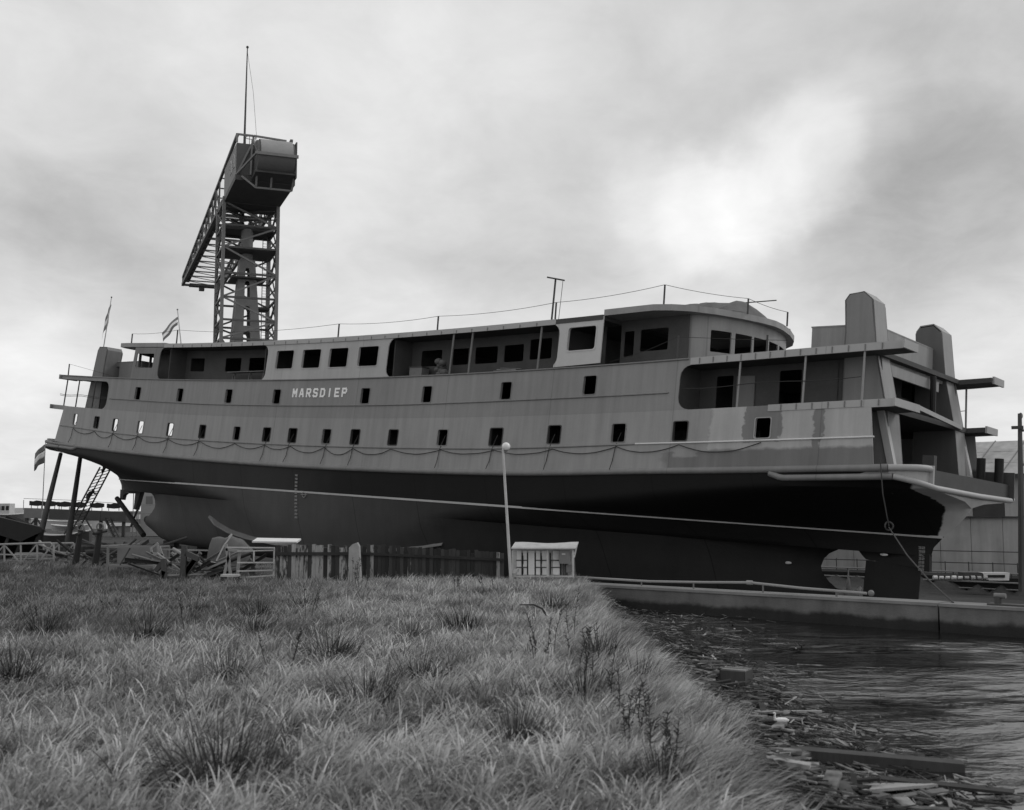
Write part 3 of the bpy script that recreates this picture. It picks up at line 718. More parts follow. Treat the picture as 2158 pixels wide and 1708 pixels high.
# centre panel with four windows: ends flare where the openings have rounded corners
cen = [(-7.55, 8.62), (4.3, 8.62)] + arc(4.5, 9.12, 0.5, 250, 180, 3) + arc(4.55, 10.4, 0.55, 180, 90, 4) + [(4.55, 10.951), (-7.85, 10.951)] + arc(-7.85, 10.4, 0.55, 90, 0, 4) + arc(-7.8, 9.1, 0.5, 0, -60, 3)
b5 = [(16.5, 8.68), (19.45, 8.74), (19.42, 11.16), (16.1, 11.1), (16.1, 10.98)] + arc(16.15, 10.42, 0.55, 90, 0, 4) + arc(16.2, 9.2, 0.5, 0, -50, 3)
lw = [(-23.3, 8.62), (-19.2, 8.62)] + arc(-19.35, 9.12, 0.5, 270, 180, 3) + arc(-19.3, 10.4, 0.55, 180, 90, 4) + [(-19.3, 10.951), (-23.2, 10.951)]
for sg in (1, -1):
    obj('bridge_side_panel', panel(cen, CEN_H, side_map(sg)), M['bridge_pale'], ferry)
    obj('bridge_side_panel', panel(b5, [rrect(17.27, 19.03, 9.48, 10.7, 0.14, 3)], side_map(sg, 0.01)), M['bridge_white'], ferry)
    obj('bridge_side_panel', panel(lw, [rrect(-22.85, -20.6, 9.45, 10.5, 0.06, 2)], side_map(sg)), M['bridge_dark'], ferry)
    for h in CEN_H: frame(h, sg, 'window_frame', M['bridge_pale'], 0.05)
    frame(rrect(17.27, 19.03, 9.48, 10.7, 0.14, 3), sg, 'window_frame', M['bridge_white'], 0.06, 0.035)
    obj('roof_fascia', panel([(-19.4, 10.94), (16.4, 10.94), (16.4, 11.23), (-19.4, 11.23)], [], side_map(sg, 0.06), 0.06), M['fascia'], ferry)
    for s in [-18.2 + 1.15 * i for i in range(30)]:
        z = 11.08 + sheer(s); obj('fascia_bracket', MB().box(P3(s, sg * (side_t(s, z) + 0.075), z - 0.04), (0.05, 0.03, 0.16)), M['belt'], ferry)
    for s in (9.1, 10.53, 15.4):
        obj('stanchion', MB().tube([P3(s, sg * (side_t(s, 8.6) - 0.1), 8.6 + sheer(s)), P3(s, sg * (side_t(s, 11) - 0.1), 10.95 + sheer(s))], 0.06, 8), M['steel_mid'], ferry, True)
    for s in (27.28, 30.45, 33.07, -32.74, -30.71, -28.21):
        obj('stanchion', MB().tube([P3(s, sg * (side_t(s, 7) - 0.1), 6.1 + sheer(s)), P3(s, sg * (side_t(s, 9) - 0.1), 8.4 + sheer(s))], 0.05, 8), M['steel_pale'] if s > 0 else M['steel_dark'], ferry, True)
    for s0, s1, zz_ in ((24.4, 33.0, 7.2), (-33.6, -26.2, 7.1), (-33.6, -26.2, 7.0)):
        obj('rail_wire', MB().tube([P3(s, sg * (side_t(s, 7) - 0.1), zz_ + sheer(s) - 0.05 * math.sin(i * 1.2)) for i, s in enumerate(lin(s0, s1, 8))], 0.018, 5), M['rope'], ferry)
    for s in [25.2 + 0.72 * i for i in range(13)]:
        for z0_ in (8.47,) + ((6.05,) if s > 29 else ()):
            z = z0_ + sheer(s); obj('fascia_bracket', MB().box(P3(s, sg * (side_t(s, z) + 0.045), z), (0.045, 0.03, 0.26)), M['bridge_dark'], ferry)
    # inner bulkheads behind the openings
    wins = [(5.11, 6.78), (7.65, 8.87), (9.39, 11.07), (11.56, 12.95), (13.4, 14.9), (-18.4, -16.7), (-14.2, -12.4), (-11.5, -9.2), (20.58, 22.23)]
    holes = [rrect(a, b_, 9.45 if a < 13 else 9.5, 10.4 if a < 13 else 10.62, 0.08, 2) for a, b_ in wins] + [rrect(18.45, 19.4, 8.7, 10.95, 0.05, 1), rrect(19.6, 20.2, 9.3, 10.6, 0.05, 1), rrect(-20.6, -19.3, 9.3, 10.5, 0.05, 1)]
    for q0, q1 in ((-22.8, -8.05), (4.3, 16.35), (18.2, 23.4)):
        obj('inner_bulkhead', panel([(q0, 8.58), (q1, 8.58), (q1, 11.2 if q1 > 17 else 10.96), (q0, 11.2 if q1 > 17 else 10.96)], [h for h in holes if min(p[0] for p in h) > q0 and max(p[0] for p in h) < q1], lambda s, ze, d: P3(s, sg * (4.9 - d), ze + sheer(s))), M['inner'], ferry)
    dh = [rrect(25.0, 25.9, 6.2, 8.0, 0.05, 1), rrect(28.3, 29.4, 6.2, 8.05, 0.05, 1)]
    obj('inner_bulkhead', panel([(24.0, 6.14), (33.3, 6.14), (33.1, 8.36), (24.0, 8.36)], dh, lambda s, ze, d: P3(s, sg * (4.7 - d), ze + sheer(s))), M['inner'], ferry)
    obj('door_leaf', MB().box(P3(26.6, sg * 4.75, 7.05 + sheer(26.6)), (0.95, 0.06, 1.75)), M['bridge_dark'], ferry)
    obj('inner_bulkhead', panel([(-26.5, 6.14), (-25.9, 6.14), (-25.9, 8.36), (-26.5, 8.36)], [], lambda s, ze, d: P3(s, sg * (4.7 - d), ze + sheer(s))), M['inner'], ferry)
    # casing on the car deck
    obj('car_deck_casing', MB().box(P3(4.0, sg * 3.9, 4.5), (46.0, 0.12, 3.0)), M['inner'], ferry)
    obj('end_pillar', MB().beam(P3(33.9, sg * 4.95, 3.4 + sheer(34)), P3(33.3, sg * 4.95, 5.9 + sheer(34)), 0.3, 0.3), M['bridge_white'], ferry)
# transverse bulkheads
for s, z0_, z1_, tw in ((24.05, 6.14, 8.36, 6.55), (-26.0, 6.14, 8.36, 6.5), (-12, 2.5, 5.9, 6.7), (12, 2.5, 5.9, 6.7)):
    obj('transverse_bulkhead', MB().box(P3(s, 0, (z0_ + z1_) / 2 + sheer(s)), (0.08, 2 * tw, z1_ - z0_)), M['inner'], ferry)
for s in (-19.0, -8.0, 4.2, 16.4):
    mb = MB(); mb.box(P3(s, 0, 9.75 + sheer(s)), (0.08, 12.5, 2.36)); obj('transverse_bulkhead', mb, M['inner'], ferry)
# wheelhouse fronts and roofs
def outline(pts): return pts + [(s, -t_) for s, t_ in reversed(pts) if abs(t_) > 1e-6]
R_ROOF = outline([(19.4, 6.52), (21.0, 6.53), (22.3, 6.5), (23.1, 6.1), (23.8, 5.45), (24.5, 4.2), (25.1, 2.5), (25.45, 1.0), (25.55, 0)])
L_ROOF = outline([(-19.4, 6.52), (-22.6, 6.52), (-24.6, 6.5), (-25.6, 6.35), (-26.1, 5.6), (-26.5, 3), (-26.6, 0)])
def roof(name, pts, z0, z1, mat, crown=0.0):
    mb = MB(); n = len(pts)
    for z in (z0, z1): mb.v += [tuple(P3(s, t_, z + sheer(s) + 0.0)) for s, t_ in pts]
    mb.f += [(i, (i + 1) % n, (i + 1) % n + n, i + n) for i in range(n)] + [tuple(range(n)), tuple(range(2 * n - 1, n - 1, -1))]
    return obj(name, mb, mat, ferry)
slab('roof', lin(-19.4, 19.38, 30), lambda s: side_t(s, 11) + 0.02, 10.97, 11.22, M['deck'])
roof('roof', R_ROOF, 11.17, 11.48, M['house']); roof('roof', L_ROOF, 11.0, 11.3, M['house'])
RW = [(17.0, 4.9), (22.6, 4.9), (23.3, 4.75), (23.8, 4.4), (24.25, 3.8), (24.6, 3.0), (24.9, 2.0), (25.08, 1.0), (25.15, 0)]
def wall_strip(pts, z0, z1, holes, mat, name, thick=0.07):
    ds = [0]
    for a, b_ in zip(pts, pts[1:]): ds.append(ds[-1] + math.hypot(b_[0] - a[0], b_[1] - a[1]))
    def pos(d):
        for i in range(len(ds) - 1):
            if d <= ds[i + 1] + 1e-9:
                k = (d - ds[i]) / (ds[i + 1] - ds[i]); a, b_ = pts[i], pts[i + 1]; tg = (b_[0] - a[0], b_[1] - a[1]); l = math.hypot(*tg)
                return a[0] + (b_[0] - a[0]) * k, a[1] + (b_[1] - a[1]) * k, (tg[1] / l, -tg[0] / l)
        return pts[-1][0], pts[-1][1], (1, 0)
    def f(d, ze, th):
        s, t_, nr = pos(d); sg_ = 1 if s > 0 else -1; dn = Vector(nr)
        if dn.x * s < 0: dn = -dn
        return P3(s - dn.x * th, t_ - dn.y * th, ze + sheer(s))
    return obj(name, panel([(0, z0), (ds[-1], z0), (ds[-1], z1), (0, z1)], holes, f, thick, 0.5), mat, ferry), ds[-1]
full = RW[1:] + [(s, -t_) for s, t_ in reversed(RW[1:-1])]
tot_ = sum(math.hypot(b_[0] - a[0], b_[1] - a[1]) for a, b_ in zip(full, full[1:]))
mid_ = tot_ / 2
wh = [rrect(mid_ + a - 0.62, mid_ + a + 0.62, 9.4, 10.48, 0.04, 1) for a in (-3.55, -2.05, -0.62 - 0.05, 0.75, 2.2, 3.6)]
wall_strip(full, 8.58, 11.18, wh, M['wheel'], 'wheelhouse_front')
LWF = [(-23.2, 6.2), (-23.9, 5.4), (-24.6, 3.6), (-25.1, 1.6), (-25.2, 0)]; fullL = LWF + [(s, -t_) for s, t_ in reversed(LWF[:-1])]
totL = sum(math.hypot(b_[0] - a[0], b_[1] - a[1]) for a, b_ in zip(fullL, fullL[1:]))
wall_strip(fullL, 8.58, 11.0, [rrect(0.35 + i * (totL - 0.7) / 8 + 0.12, 0.35 + (i + 1) * (totL - 0.7) / 8 - 0.12, 9.45, 10.5, 0.04, 1) for i in range(8)], M['bridge_dark'], 'wheelhouse_front')
# houses between the uptakes and the four tapering uptakes
for e, mt in ((1, M['house']), (-1, M['bridge_dark'])):
    s0, s1 = (29.4, 32.3) if e > 0 else (26.6, 31.0); zb_, zt_ = 8.575 + sheer(30), 10.08 + sheer(30)
    for sg in (1, -1):
        ho = [rrect(31.0, 31.6, zb_ + 0.1, zt_ - 0.35, 0.03, 1)] if e > 0 else [rrect(-31.0 + 0.5, -31.0 + 1.3, zb_ + 0.2, zt_ - 0.3, 0.03, 1)]
        a, b_ = (s0, s1) if e > 0 else (-s1, -s0)
        obj('deckhouse_side', panel([(a, zb_), (b_, zb_), (b_, zt_), (a, zt_)], ho, lambda s, z, d: P3(s, sg * (3.85 - d), z)), mt, ferry)
    obj('deckhouse_end', MB().box(P3(e * s1, 0, (zb_ + zt_) / 2), (0.08, 7.7, zt_ - zb_ - 0.004)), mt, ferry)
    obj('deckhouse_end', MB().box(P3(e * s0, 0, (zb_ + zt_) / 2), (0.08, 7.6, zt_ - zb_ - 0.004)), mt, ferry)
    obj('deckhouse_roof', MB().box(P3(e * (s0 + s1) / 2, 0, zt_ + 0.03), (s1 - s0 + 0.1, 7.74, 0.06)), mt, ferry)
    # beam between the uptakes
    z_ = 7.9 + sheer(33) ; obj('cross_beam', MB().box(P3(e * 33.0, 0.55 if e > 0 else 0, z_), (0.12, 6.1 if e > 0 else 7.2, 0.48)), M['house'] if e > 0 else mt, ferry)
    obj('cross_beam', MB().box(P3(e * 32.8, 0, 8.40 + sheer(33)), (0.12, 7.2, 0.42)), M['house'] if e > 0 else mt, ferry)
    obj('pillar', MB().tube([P3(e * 33.3, -1.2, 6.1 + sheer(34)), P3(e * 33.25, -1.2, 8.2 + sheer(34))], 0.14, 8), M['black'], ferry, True)
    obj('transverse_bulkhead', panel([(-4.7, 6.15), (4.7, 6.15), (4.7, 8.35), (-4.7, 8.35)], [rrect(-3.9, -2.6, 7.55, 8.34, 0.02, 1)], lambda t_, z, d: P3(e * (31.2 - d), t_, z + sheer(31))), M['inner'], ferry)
    for sg in (1, -1):
        prof = [(31.5, 3.3), (33.95, 3.3), (33.55, 6.8), (33.0, 9.4), (32.72, 11.78), (32.30, 12.16), (31.62, 12.08), (31.42, 11.8), (31.5, 10.4)]
        if e < 0: prof = [(30.4, 3.3), (32.9, 3.3), (32.4, 6.8), (31.8, 9.4), (31.3, 11.7), (31.05, 12.0), (30.05, 11.95), (29.9, 11.7), (30.1, 10.4)]
        zoff = sheer(32) - 0.86
        prof = [(s, z + (zoff if z > 4 else 0)) for s, z in prof]
        mtc = M['column'] if e > 0 else M['bridge_dark']
        obj('uptake_side', MB().prism([P3(e * s, sg * 4.95, z) for s, z in prof], P3(0, -sg * 0.07, 0)), mtc, ferry)
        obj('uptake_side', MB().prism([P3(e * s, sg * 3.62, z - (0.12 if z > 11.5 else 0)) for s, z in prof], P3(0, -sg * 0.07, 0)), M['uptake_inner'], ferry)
        # front and back webs
        for idx in ((1, 2, 3, 4, 5), (0, 8, 7, 6)):
            mb = MB(); zs = [prof[i] for i in idx]
            for s, z in zs:
                inn = 0.07 if idx[0] == 1 else -0.07
                mb.v += [tuple(P3(e * s, sg * 4.95, z)), tuple(P3(e * s, sg * 3.62, z)), tuple(P3(e * (s - inn), sg * 3.62, z)), tuple(P3(e * (s - inn), sg * 4.95, z))]
            for i in range(len(zs) - 1):
                for k in range(4): mb.f.append((i * 4 + k, i * 4 + 4 + k, i * 4 + 4 + (k + 1) % 4, i * 4 + (k + 1) % 4))
            mb.f += [(3, 2, 1, 0), tuple((len(zs) - 1) * 4 + k for k in range(4))]
            obj('uptake_web', mb, M['house'] if (e > 0 and idx[0] == 1) else mtc, ferry)
        a, b_ = prof[5], prof[6]
        obj('uptake_cap', MB().beam(P3(e * a[0], sg * 4.27, a[1] - 0.03), P3(e * b_[0], sg * 4.27, b_[1] - 0.03), 1.36, 0.06), mtc, ferry)
# see-through square opening between the deck and the beam is left by the bulkheads; ceiling lines
# tarpaulin over the roof gear
mb = MB(); nx, ny = 30, 10
for i in range(nx + 1):
    for j in range(ny + 1):
        u_, v_ = i / nx, j / ny; t_ = 4.6 - 6.0 * v_ - 1.3 * u_; s = 19.3 + 5.3 * u_ + 0.25 * vnoise(i * .7, j * .7) + (0.5 if i == nx else 0) * (v_ - .5)
        ridge = min(1, u_ / 0.12) ** 0.6 * (0.62 + 0.50 * u_) if u_ < 0.86 else (1.05 * (1 - (u_ - 0.86) / 0.14) ** 0.8)
        prof = 1 - abs(2 * v_ - 1) ** (2.6 if u_ < .7 else 1.4)
        h = 0.02 + ridge * prof + 0.07 * (vnoise(i * 0.8, j * 1.2) - .4) * min(1, u_ * 5) + 0.03 * math.sin(i * 1.7 + j * .8)
        mb.v.append(tuple(P3(s, t_, 11.5 + sheer(s) + max(h, 0.0))))
for i in range(nx):
    for j in range(ny): a = i * (ny + 1) + j; mb.f.append((a, a + 1, a + ny + 2, a + ny + 1))
tp = obj('tarpaulin', mb, M['tarp'], ferry, True); tp.modifiers.new('t', 'SOLIDIFY').thickness = 0.02
tag(tp, 'crumpled canvas tarpaulin heaped on the wheelhouse roof'); 
obj('tarpaulin_pole', MB().tube([P3(23.2, 0.6, 12.95), P3(25.4, -0.2, 13.15)], 0.03, 6), M['steel_dark'], ferry)
# guard line posts on the roofs with a slack wire
posts = [(-33.0, 6.3, 8.6, 0.95), (-24.4, 6.2, 11.3, 0.75), (-18.09, 6.45, 11.23, 1.0), (-0.72, 6.45, 11.23, 0.85), (7.75, 6.45, 11.23, 0.82), (16.23, 6.45, 11.3, 0.85), (22.7, 6.2, 11.48, 0.98), (25.2, 2.4, 11.48, 0.75), (25.45, -1.4, 11.48, 0.72)]
tops = []
for s, t_, z, h in posts:
    a = P3(s, t_, z + sheer(s) - 0.03); b_ = P3(s, t_, z + sheer(s) + h); tops.append(b_)
    obj('guard_post', MB().tube([a, b_], 0.05, 6), M['steel_dark'], ferry)
for a, b_ in list(zip(tops, tops[1:]))[1:]:
    L_ = (b_ - a).length
    obj('guard_wire', MB().tube([a.lerp(b_, k / 8) - Vector((0, 0, 0.05 * L_ * 4 * (k / 8) * (1 - k / 8) * 0.35)) for k in range(9)], 0.014, 4), M['rope'], ferry)
obj('guard_wire', MB().tube([tops[0], P3(-29, 4.6, 9.6)], 0.014, 4), M['rope'], ferry)
tm = P3(15.64, 6.0, 11.3 + sheer(15.6))
obj('mast', MB().tube([tm, tm + Vector((0.0, 0.1, 2.3))], 0.055, 6), M['steel_dark'], ferry)
obj('mast_arm', MB().beam(tm + Vector((-0.35, -0.2, 2.33)), tm + Vector((0.5, 0.25, 2.18)), 0.07, 0.07), M['steel_dark'], ferry)
obj('halyard', MB().tube([tm + Vector((0.42, 0.2, 2.15)), tm + Vector((0.36, 0.2, 1.0)), tm + Vector((0.3, 0.2, 0))], 0.015, 4), M['rope'], ferry)
for s, t_, z, h in ((23.7, 6.3, 8.65, 1.2), (28.2, 5.9, 8.65, 0.9)):
    obj('guard_post', MB().tube([P3(s, t_, z + sheer(s)), P3(s, t_, z + sheer(s) + h)], 0.05, 6), M['steel_dark'], ferry)
obj('guard_wire', MB().tube([P3(19.6, 6.0, 9.2), P3(21.8, 6.2, 9.65), P3(23.7, 6.3, 10.25), P3(27, 6.0, 10.05), P3(29, 5.5, 10.0)], 0.014, 4), M['rope'], ferry)

def on_deck(name, label, cat, s_, t_, z_):
    o = thing(name, label, cat, SW(s_, t_, z_ + sheer(s_))); o.rotation_mode = 'QUATERNION'; o.rotation_quaternion = ferry.rotation_quaternion; return o
o = on_deck('trestle_table', 'long board on sawhorses inside the left opening of the bridge deck', 'trestle table', -10.5, 5.6, 8.58)
obj('board', MB().box((0, 0, 0.74), (4.2, 0.5, 0.05)), M['wood_mid'], o)
for x in (-1.6, 0.2, 1.7):
    for sx in (-1, 1): obj('leg', MB().beam((x + 0.22 * sx, 0, 0), (x + 0.03 * sx, 0, 0.72), 0.06), M['wood_mid'], o)
o = on_deck('canvas_bundle', 'pale crumpled bundle on the deck inside the middle opening of the bridge deck', 'bundle', 7.6, 5.7, 8.6)
mb = MB()
for k in range(9): mb.ball((random.uniform(-.35, .35), random.uniform(-.2, .2), 0.22 + 0.09 * k), random.uniform(0.16, 0.28), 8, 6, (1, 1, .8))
obj('cloth', mb, M['tarp'], o, True)
o = on_deck('tool_chest', 'low grey chest at the left end of the middle opening of the bridge deck', 'chest', 5.6, 5.5, 8.6)
obj('chest', MB().box((0, 0, 0.35), (1.0, 0.6, 0.62)), M['steel_mid'], o); obj('lid', MB().box((0, 0, 0.69), (1.06, 0.66, 0.06)), M['steel_dark'], o)
o = on_deck('timber_offcuts', 'pale boards and offcuts lying below the inner windows of the middle opening', 'timber', 12.0, 5.5, 8.6)
for k in range(5): obj('board', MB().box((0.25 * k - .5, 0.05 * k, 0.12 + 0.07 * k), (1.2, 0.25, 0.05), Matrix.Rotation(0.2 * k - .4, 3, 'Z')), M['wood_pale'], o)
# --- name on the side, painted letters
LET = {'M': [[(0, 0), (0, 1), (.5, .4), (1, 1), (1, 0)]], 'A': [[(0, 0), (.36, 1), (.64, 1), (1, 0)], [(.18, .32), (.82, .32)]],
       'R': [[(0, 0), (0, 1), (.8, 1), (1, .85), (1, .6), (.8, .45), (0, .45)], [(.5, .45), (1, 0)]],
       'S': [[(1, .88), (.85, 1), (.15, 1), (0, .86), (0, .68), (.15, .54), (.85, .46), (1, .32), (1, .14), (.85, 0), (.15, 0), (0, .12)]],
       'D': [[(0, 0), (0, 1), (.72, 1), (1, .78), (1, .22), (.72, 0), (0, 0)]], 'I': [[(.5, 0), (.5, 1)]],
       'E': [[(1, 1), (0, 1), (0, 0), (1, 0)], [(0, .5), (.8, .5)]], 'P': [[(0, 0), (0, 1), (.8, 1), (1, .85), (1, .6), (.8, .45), (0, .45)]]}
def strokes(lines, w_, h_, th, fm):
    mb = MB(); ns_ = 0
    for ln_ in lines:
        for (x1, y1), (x2, y2) in zip(ln_, ln_[1:]):
            ns_ += 1
            a = Vector((x1 * w_, y1 * h_)); b_ = Vector((x2 * w_, y2 * h_)); d = (b_ - a); l = d.length; d /= l; nrm_ = Vector((-d.y, d.x)) * th / 2; ex = d * th * 0.42
            q = [a - ex - nrm_, b_ + ex - nrm_, b_ + ex + nrm_, a - ex + nrm_]
            mb.add([fm(p.x, p.y, 0.012 + 0.0025 * ns_) for p in q] + [fm(p.x, p.y, -0.002) for p in q], [(0, 1, 2, 3), (4, 7, 6, 5), (0, 4, 5, 1), (1, 5, 6, 2), (2, 6, 7, 3), (3, 7, 4, 0)])
    return mb
for i, ch in enumerate('MARSDIEP'):
    s_ = -4.22 + i * 0.665
    def fm(x_, y_, d, s_=s_):
        s = s_ + 0.06 + x_; z = 7.53 + y_ + sheer(s); return P3(s, side_t(s, z) + 0.004 + d, z)
    tag(obj('letter', strokes(LET[ch], 0.34 if ch != 'I' else 0.3, 0.46, 0.115, fm), M['letter'], ferry), 'white painted letter ' + ch)
# draught marks and load line
DIG = {'0': [[(0, 0), (0, 1), (1, 1), (1, 0), (0, 0)]], '2': [[(0, 1), (1, 1), (1, .5), (0, .5), (0, 0), (1, 0)]], '4': [[(0, 1), (0, .45), (1, .45)], [(1, 1), (1, 0)]], '6': [[(1, 1), (0, 1), (0, 0), (1, 0), (1, .5), (0, .5)]],
       '8': [[(0, 0), (0, 1), (1, 1), (1, 0), (0, 0)], [(0, .5), (1, .5)]], '3': [[(0, 1), (1, 1), (1, 0), (0, 0)], [(.2, .5), (1, .5)]], '1': [[(.5, 0), (.5, 1)]]}
mk = grey('mark paint', 0.30, 0.7, 0.1)
num = 42
for i in range(13):
    z0_ = 2.55 - 0.215 * i
    for k, ch in enumerate(str(num)):
        def fm(x_, y_, d): 
            s = -2.95 + 0.13 * k + 0.012 * i + x_; z = z0_ + y_; return P3(s, hull_t(s, z) + 0.012 + d, z)
        obj('draught_numeral', strokes(DIG[ch] if ch in DIG else DIG['8'], 0.075, 0.09, 0.03, fm), mk, ferry)
    num -= 2 if num != 20 else 0
    if num < 20: num = 42
for i in range(7):
    z0_ = 1.02 - 0.165 * i
    for k in range(2):
        def fm(x_, y_, d):
            s = 33.42 + 0.14 * k + x_; z = z0_ + y_; return P3(s, (hull_t(s, z) if z >= 0.72 else 0.163) + 0.012 + d, z)
        obj('draught_numeral', strokes(DIG[str((3, 2)[k] if i < 4 else (2, 8)[k])], 0.085, 0.09, 0.03, fm), mk, ferry)
def fm(x_, y_, d): return P3(-1.99 + x_, hull_t(-1.99, 1.45 + y_) + 0.015 + d, 1.45 + y_)
obj('load_line_mark', strokes([[(0.17 * math.cos(a * math.pi / 8), 0.17 * math.sin(a * math.pi / 8)) for a in range(17)], [(-0.26, 0), (0.26, 0)]], 1, 1, 0.035, fm), mk, ferry)

# --- cables looped along the side and hanging out of windows
random.seed(11)
att = [(a + b_) / 2 for a, b_ in LOWW]
for i in range(len(att) - 1):
    a, b_ = att[i], att[i + 1]; pts = []
    dp = random.uniform(0.22, 0.42) * min(1, (b_ - a) / 4 + .4)
    for k in range(11):
        u_ = k / 10; s = a + (b_ - a) * u_; ze = 4.36 - 4 * dp * u_ * (1 - u_) + 0.03 * vnoise(s * 3, i) + 0.14 * smooth(14, 24, s) + 0.12 * smooth(-22, -31, s)
        z = ze + sheer(s); pts.append(P3(s, side_t(s, z) + 0.06, z))
    obj('cable', MB().tube(pts, 0.022, 5), M['rope'], ferry)
    if i % 5 != 1:
        s = a + random.uniform(-0.2, 0.1); z1_ = 5.2 + sheer(s)
        ln_ = [(s + 0.12, z1_, -0.15), (s + 0.02, z1_ - 0.5, -0.02), (s, 4.4 + sheer(s), 0.07), (s - 0.1, 3.8 + sheer(s), 0.05), (s - 0.16 + 0.1 * vnoise(i, 4), 3.35 + sheer(s), 0.19)]
        obj('hose', MB().tube([P3(q, side_t(q, z) + o_, z) for q, z, o_ in ln_], 0.02, 5), M['rope'], ferry)
# --- mooring rope over the bow tube and down to the wall
rp = [SW(34.2, 7.05, 4.6), SW(34.35, 7.0, 3.2), SW(34.5, 6.6, 1.9)]
c_ = SW(34.5, 6.6, 1.85); end = wpt(13.9, -0.3, 0.1)
rp2 = [c_, c_.lerp(end, 0.35) - Vector((0, 0, 0.25)), c_.lerp(end, 0.7) - Vector((0, 0, 0.2)), end]
mr_ = thing('mooring_rope', 'knotted rope hanging over the bow and running down to the wall', 'rope', end)
obj('rope_fall', local(mr_, MB().tube(rp, 0.026, 6)), M['rope_pale'], mr_)
obj('rope_fall', local(mr_, MB().tube(rp2, 0.026, 6)), M['rope_pale'], mr_)
obj('knot', local(mr_, MB().tube([c_ + Vector((0.17 * math.sin(a), 0.05 * math.cos(2 * a), 0.17 * math.cos(a) + 0.05)) for a in [k * 0.45 for k in range(15)]], 0.035, 6)), M['rope_pale'], mr_)
#@@PART2@@
# ------------------------------------------------------------------ hammerhead crane behind the ship
CB = at(516, 718, 118); CB.z = 0
ca = R(21); CAx = Vector((-math.sin(ca), math.cos(ca), 0)); CBx = Vector((math.cos(ca), math.sin(ca), 0))
crane = thing('tower_crane', 'tall hammerhead crane with lattice tower and jib behind the ferry', 'crane', CB)
def K(b_, a, z): return CBx * b_ + CAx * a + Vector((0, 0, z))
def kz(yc, Y): return at(516, 263.4 + 0.2776 * yc, Y).z
Z1 = kz(380, 107) ; Z2 = kz(140, 107)
HW = 2.75
zt_ = kz(600, 116)
lv = [0.0, 6.0, 12.0] + [kz(y, 116.5) for y in (1640, 1500, 1330, 1150, 955, 790, 620)]
lv = sorted(set(lv)); lv = [z for z in lv if z <= zt_ + 1]
for b_ in (-HW, HW):
    for a in (-HW, HW):
        obj('tower_leg', MB().beam(K(b_, a, -1.3), K(b_, a, lv[-1] + 0.5), 0.33, 0.33, CAx), M['crane_pale'], crane)
def crane_bar(p, q, w_=0.16, name='lattice_bar', mat='crane', par=None): return obj(name, MB().beam(p, q, w_, w_), M[mat], par or crane)
for i in range(len(lv) - 1):
    z0_, z1_ = lv[i], lv[i + 1]
    for fa in range(4):
        c4_ = [(-HW, -HW), (HW, -HW), (HW, HW), (-HW, HW)]; p, q = c4_[fa], c4_[(fa + 1) % 4]
        crane_bar(K(*p, z1_), K(*q, z1_), 0.2)
        if i >= 2:
            if i % 2: crane_bar(K(*p, z0_), K(*q, z1_), 0.17, mat='crane_pale' if fa == 0 else 'crane')
            else: crane_bar(K(*q, z0_), K(*p, z1_), 0.17, mat='crane_pale' if fa == 0 else 'crane')
            if fa in (1, 3): crane_bar(K((p[0] + q[0]) / 2, (p[1] + q[1]) / 2, z1_), K(*p, z0_), 0.12)
            if fa in (1, 3): crane_bar(K(p[0] * .999, p[1], (z0_ + z1_) / 2), K(q[0], q[1], (z0_ + z1_) / 2), 0.1)
# tapering column with slots
colz0, colz1 = kz(1700, 118), kz(1035, 118); hb0, hb1 = 1.45, 0.78
def colw(z): return hb0 + (hb1 - hb0) * max(0, min(1, (z - colz0) / (colz1 - colz0)))
slots = []
for y0_, y1_ in ((1720, 1580), (1540, 1390), (1330, 1200), (1170, 1100)):
    slots.append((kz(y0_, 118), kz(y1_, 118)))
for fa in range(4):
    def fm(x_, z, d, fa=fa):
        hw_ = colw(z) - d; v = x_ * hw_
        b_, a = ((v, -hw_), (hw_, v), (-v, hw_), (-hw_, -v))[fa]; return K(b_, a, z)
    hs = []
    for z0_, z1_ in slots:
        if z0_ < colz0 + 0.2: z0_ = colz0 + 0.2
        hs.append([( -0.27, z0_), (0.27, z0_), (0.27, z1_ - 0.25), (0.17, z1_), (-0.17, z1_), (-0.27, z1_ - 0.25)])
    obj('column_plate', panel([(-1, colz0), (1, colz0), (1, colz1), (-1, colz1)], hs, fm, 0.12, 1.2), M['crane_col'], crane)
obj('column_head', MB().tube([K(0, 0, colz1), K(0, 0, kz(800, 118))], 0.62, 12), M['crane_col'], crane, True)
obj('column_foot', MB().box(K(0, 0, colz0 / 2), (3.4, 3.4, colz0), Matrix.Rotation(ca, 3, 'Z')), M['crane_col'], crane)
rotz = Matrix.Rotation(ca, 3, 'Z')
def platform(yc0, yc1, b0, b1, a0, a1, name='platform', mat='steel_dark'):
    z0_, z1_ = kz(yc0, 117), kz(yc1, 117)
    return obj(name, MB().box(K((b0 + b1) / 2, (a0 + a1) / 2, (z0_ + z1_) / 2), (b1 - b0, a1 - a0, z1_ - z0_), rotz), M[mat], crane)
platform(972, 955, -2.6, 2.6, -2.4, 2.6); platform(1172, 1160, -1.7, 1.9, -1.7, 1.7); platform(1374, 1362, 0.9, 2.6, 0.5, 2.6); platform(790, 770, -2.7, 2.7, -0.5, 2.9)
for k in range(7):
    z = kz(560 + 32 * k, 117); obj('stair_flight', MB().beam(K(-1.6 + 0.9 * (k % 2), 1.0, z), K(0.4 - 0.7 * (k % 2), 1.2, z - 0.9), 0.5, 0.09), M['steel_dark'], crane)
    crane_bar(K(-2.4, -2.2, z), K(2.4, 2.4, z + (0.7 if k % 2 else -0.5)), 0.13)
    crane_bar(K(-2.5, 2.3, z), K(2.5, -1.6, z + (0.4 if k % 2 else -0.4)), 0.11)
